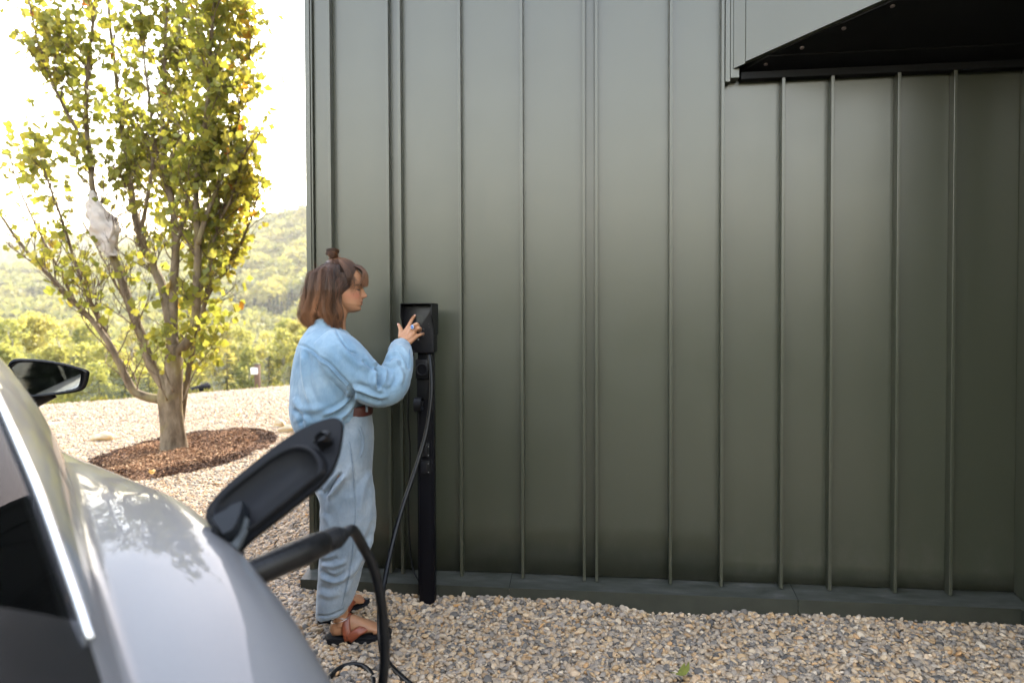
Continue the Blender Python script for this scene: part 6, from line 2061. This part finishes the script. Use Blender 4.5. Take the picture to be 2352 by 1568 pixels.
def bun(n):
    locks = 13
    for q in range(locks):                                         # coiled locks, each a rope of strands
        ax = rh.normal(0, .38, 3) + np.array([.15, .3, 1.0]); ax /= np.linalg.norm(ax)
        e1 = np.cross(ax, (1, .2, .1)); e1 /= np.linalg.norm(e1); e2 = np.cross(ax, e1)
        R0 = rh.uniform(11, 24); h0 = rh.uniform(-12, 12); a0 = rh.uniform(0, 6.28); ln = rh.uniform(2.4, 5.4); tn = float(np.clip(rh.normal(1, .45), .35, 1.9))
        cc = bc + rh.normal(0, 2.5, 3)
        for _ in range(n // locks):
            rr0 = R0 + rh.normal(0, 2.6); hh = h0 + rh.normal(0, 2.8)
            a = a0 + np.linspace(0, ln, NPt) + rh.normal(0, .08)
            P = cc + ax * (hh + 2.5 * np.sin(a * 1.5 + q))[:, None] + np.outer(np.cos(a) * rr0, e1) + np.outer(np.sin(a) * rr0, e2)
            strands.append(P); btone.append((len(strands) - 1, tn))
    for _ in range(160):                                           # short ends sticking out of the tie
        d = rh.normal(size=3); d[2] = abs(d[2]) * .5 - .5; d /= np.linalg.norm(d)
        p = bc + np.array([6, -4, -14]); s = np.linspace(0, 1, NPt)[:, None]
        strands.append(p + d * s * rh.uniform(14, 28) + np.array([0, 0, -8]) * s ** 2)
bun(1300)
def fly(n):
    for _ in range(n):
        d = rh.normal(size=3); d[2] = abs(d[2]) * .6 + .1; d[0] -= .4
        r0 = skull(d, 12); v = rh.normal(size=3); v /= np.linalg.norm(v)
        s = np.linspace(0, 1, NPt)[:, None]
        strands.append(r0 + d / np.linalg.norm(d) * s * rh.uniform(4, 16) + v * s ** 1.5 * rh.uniform(6, 22))
fly(220)
tones += list(np.clip(rh.normal(1.0, .3, 40)[rh.integers(0, 40, len(strands) - len(tones))], .5, 1.7))
for i_, t_ in btone: tones[i_] = t_
SA = np.array(strands); print("STRANDS", len(SA))
HP_ = hl(SA.reshape(-1, 3))
hc = bpy.data.hair_curves.new("hair")
hc.add_curves([NPt] * len(SA))
hc.attributes["position"].data.foreach_set("vector", HP_.astype(np.float32).ravel())
ra = hc.attributes.get("radius") or hc.attributes.new("radius", 'FLOAT', 'POINT')
tp_ = np.linspace(1, .45, NPt)
ra.data.foreach_set("value", (np.tile(tp_, len(SA)) * np.repeat(rh.uniform(.00035, .00062, len(SA)), NPt)).astype(np.float32))
ta = hc.attributes.new('tone', 'FLOAT', 'CURVE'); ta.data.foreach_set('value', np.array(tones, np.float32))
hc.materials.append(M_HAIR)
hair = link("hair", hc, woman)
# cap under the strands: scalp and the inside of the hanging mass
cm = MB()
rows = []
for z in np.linspace(112, -88, 30):
    row = []
    for a in np.linspace(math.radians(58), math.radians(302), 40):
        cphi = math.cos(a); ext = I(z, EFt) if cphi > 0 else I(z, EBt)
        row.append((-20 + cphi * ext * .78, math.sin(a) * I(z, ESt) * .80, z))
    rows.append(hl(np.array(row)))
cm.loft(rows, False, False, False)
d = []
V_, F_ = ico(4)
sel = [f for f in F_ if all((V_[i][2] > -.1 and (V_[i][0] < .60 + .0 * V_[i][2]) or V_[i][2] > .72) for i in f)]
cm.add(hl(skull(V_, 4.5)), sel)
cm.ball(hl([bc])[0], .017, 16, 12)
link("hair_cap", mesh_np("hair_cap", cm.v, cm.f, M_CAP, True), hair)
# ================================================================== HAZE
t = NT("valley_haze")
pv = t.n("ShaderNodeVolumePrincipled")
pv.inputs["Color"].default_value = (0.97, 0.965, 0.93, 1)
pv.inputs["Density"].default_value = 0.0004
pv.inputs["Anisotropy"].default_value = 0.3
t.l(pv.outputs[0], t.out.inputs["Volume"])
m = MB().box((-1050, -1050, float(terrain_z(np.array([0.0]), np.array([0.0]))[0]) - 60), (1050, 1050, 190))
hz = m.build("haze", t.m)
tag(hz, kind="stuff")
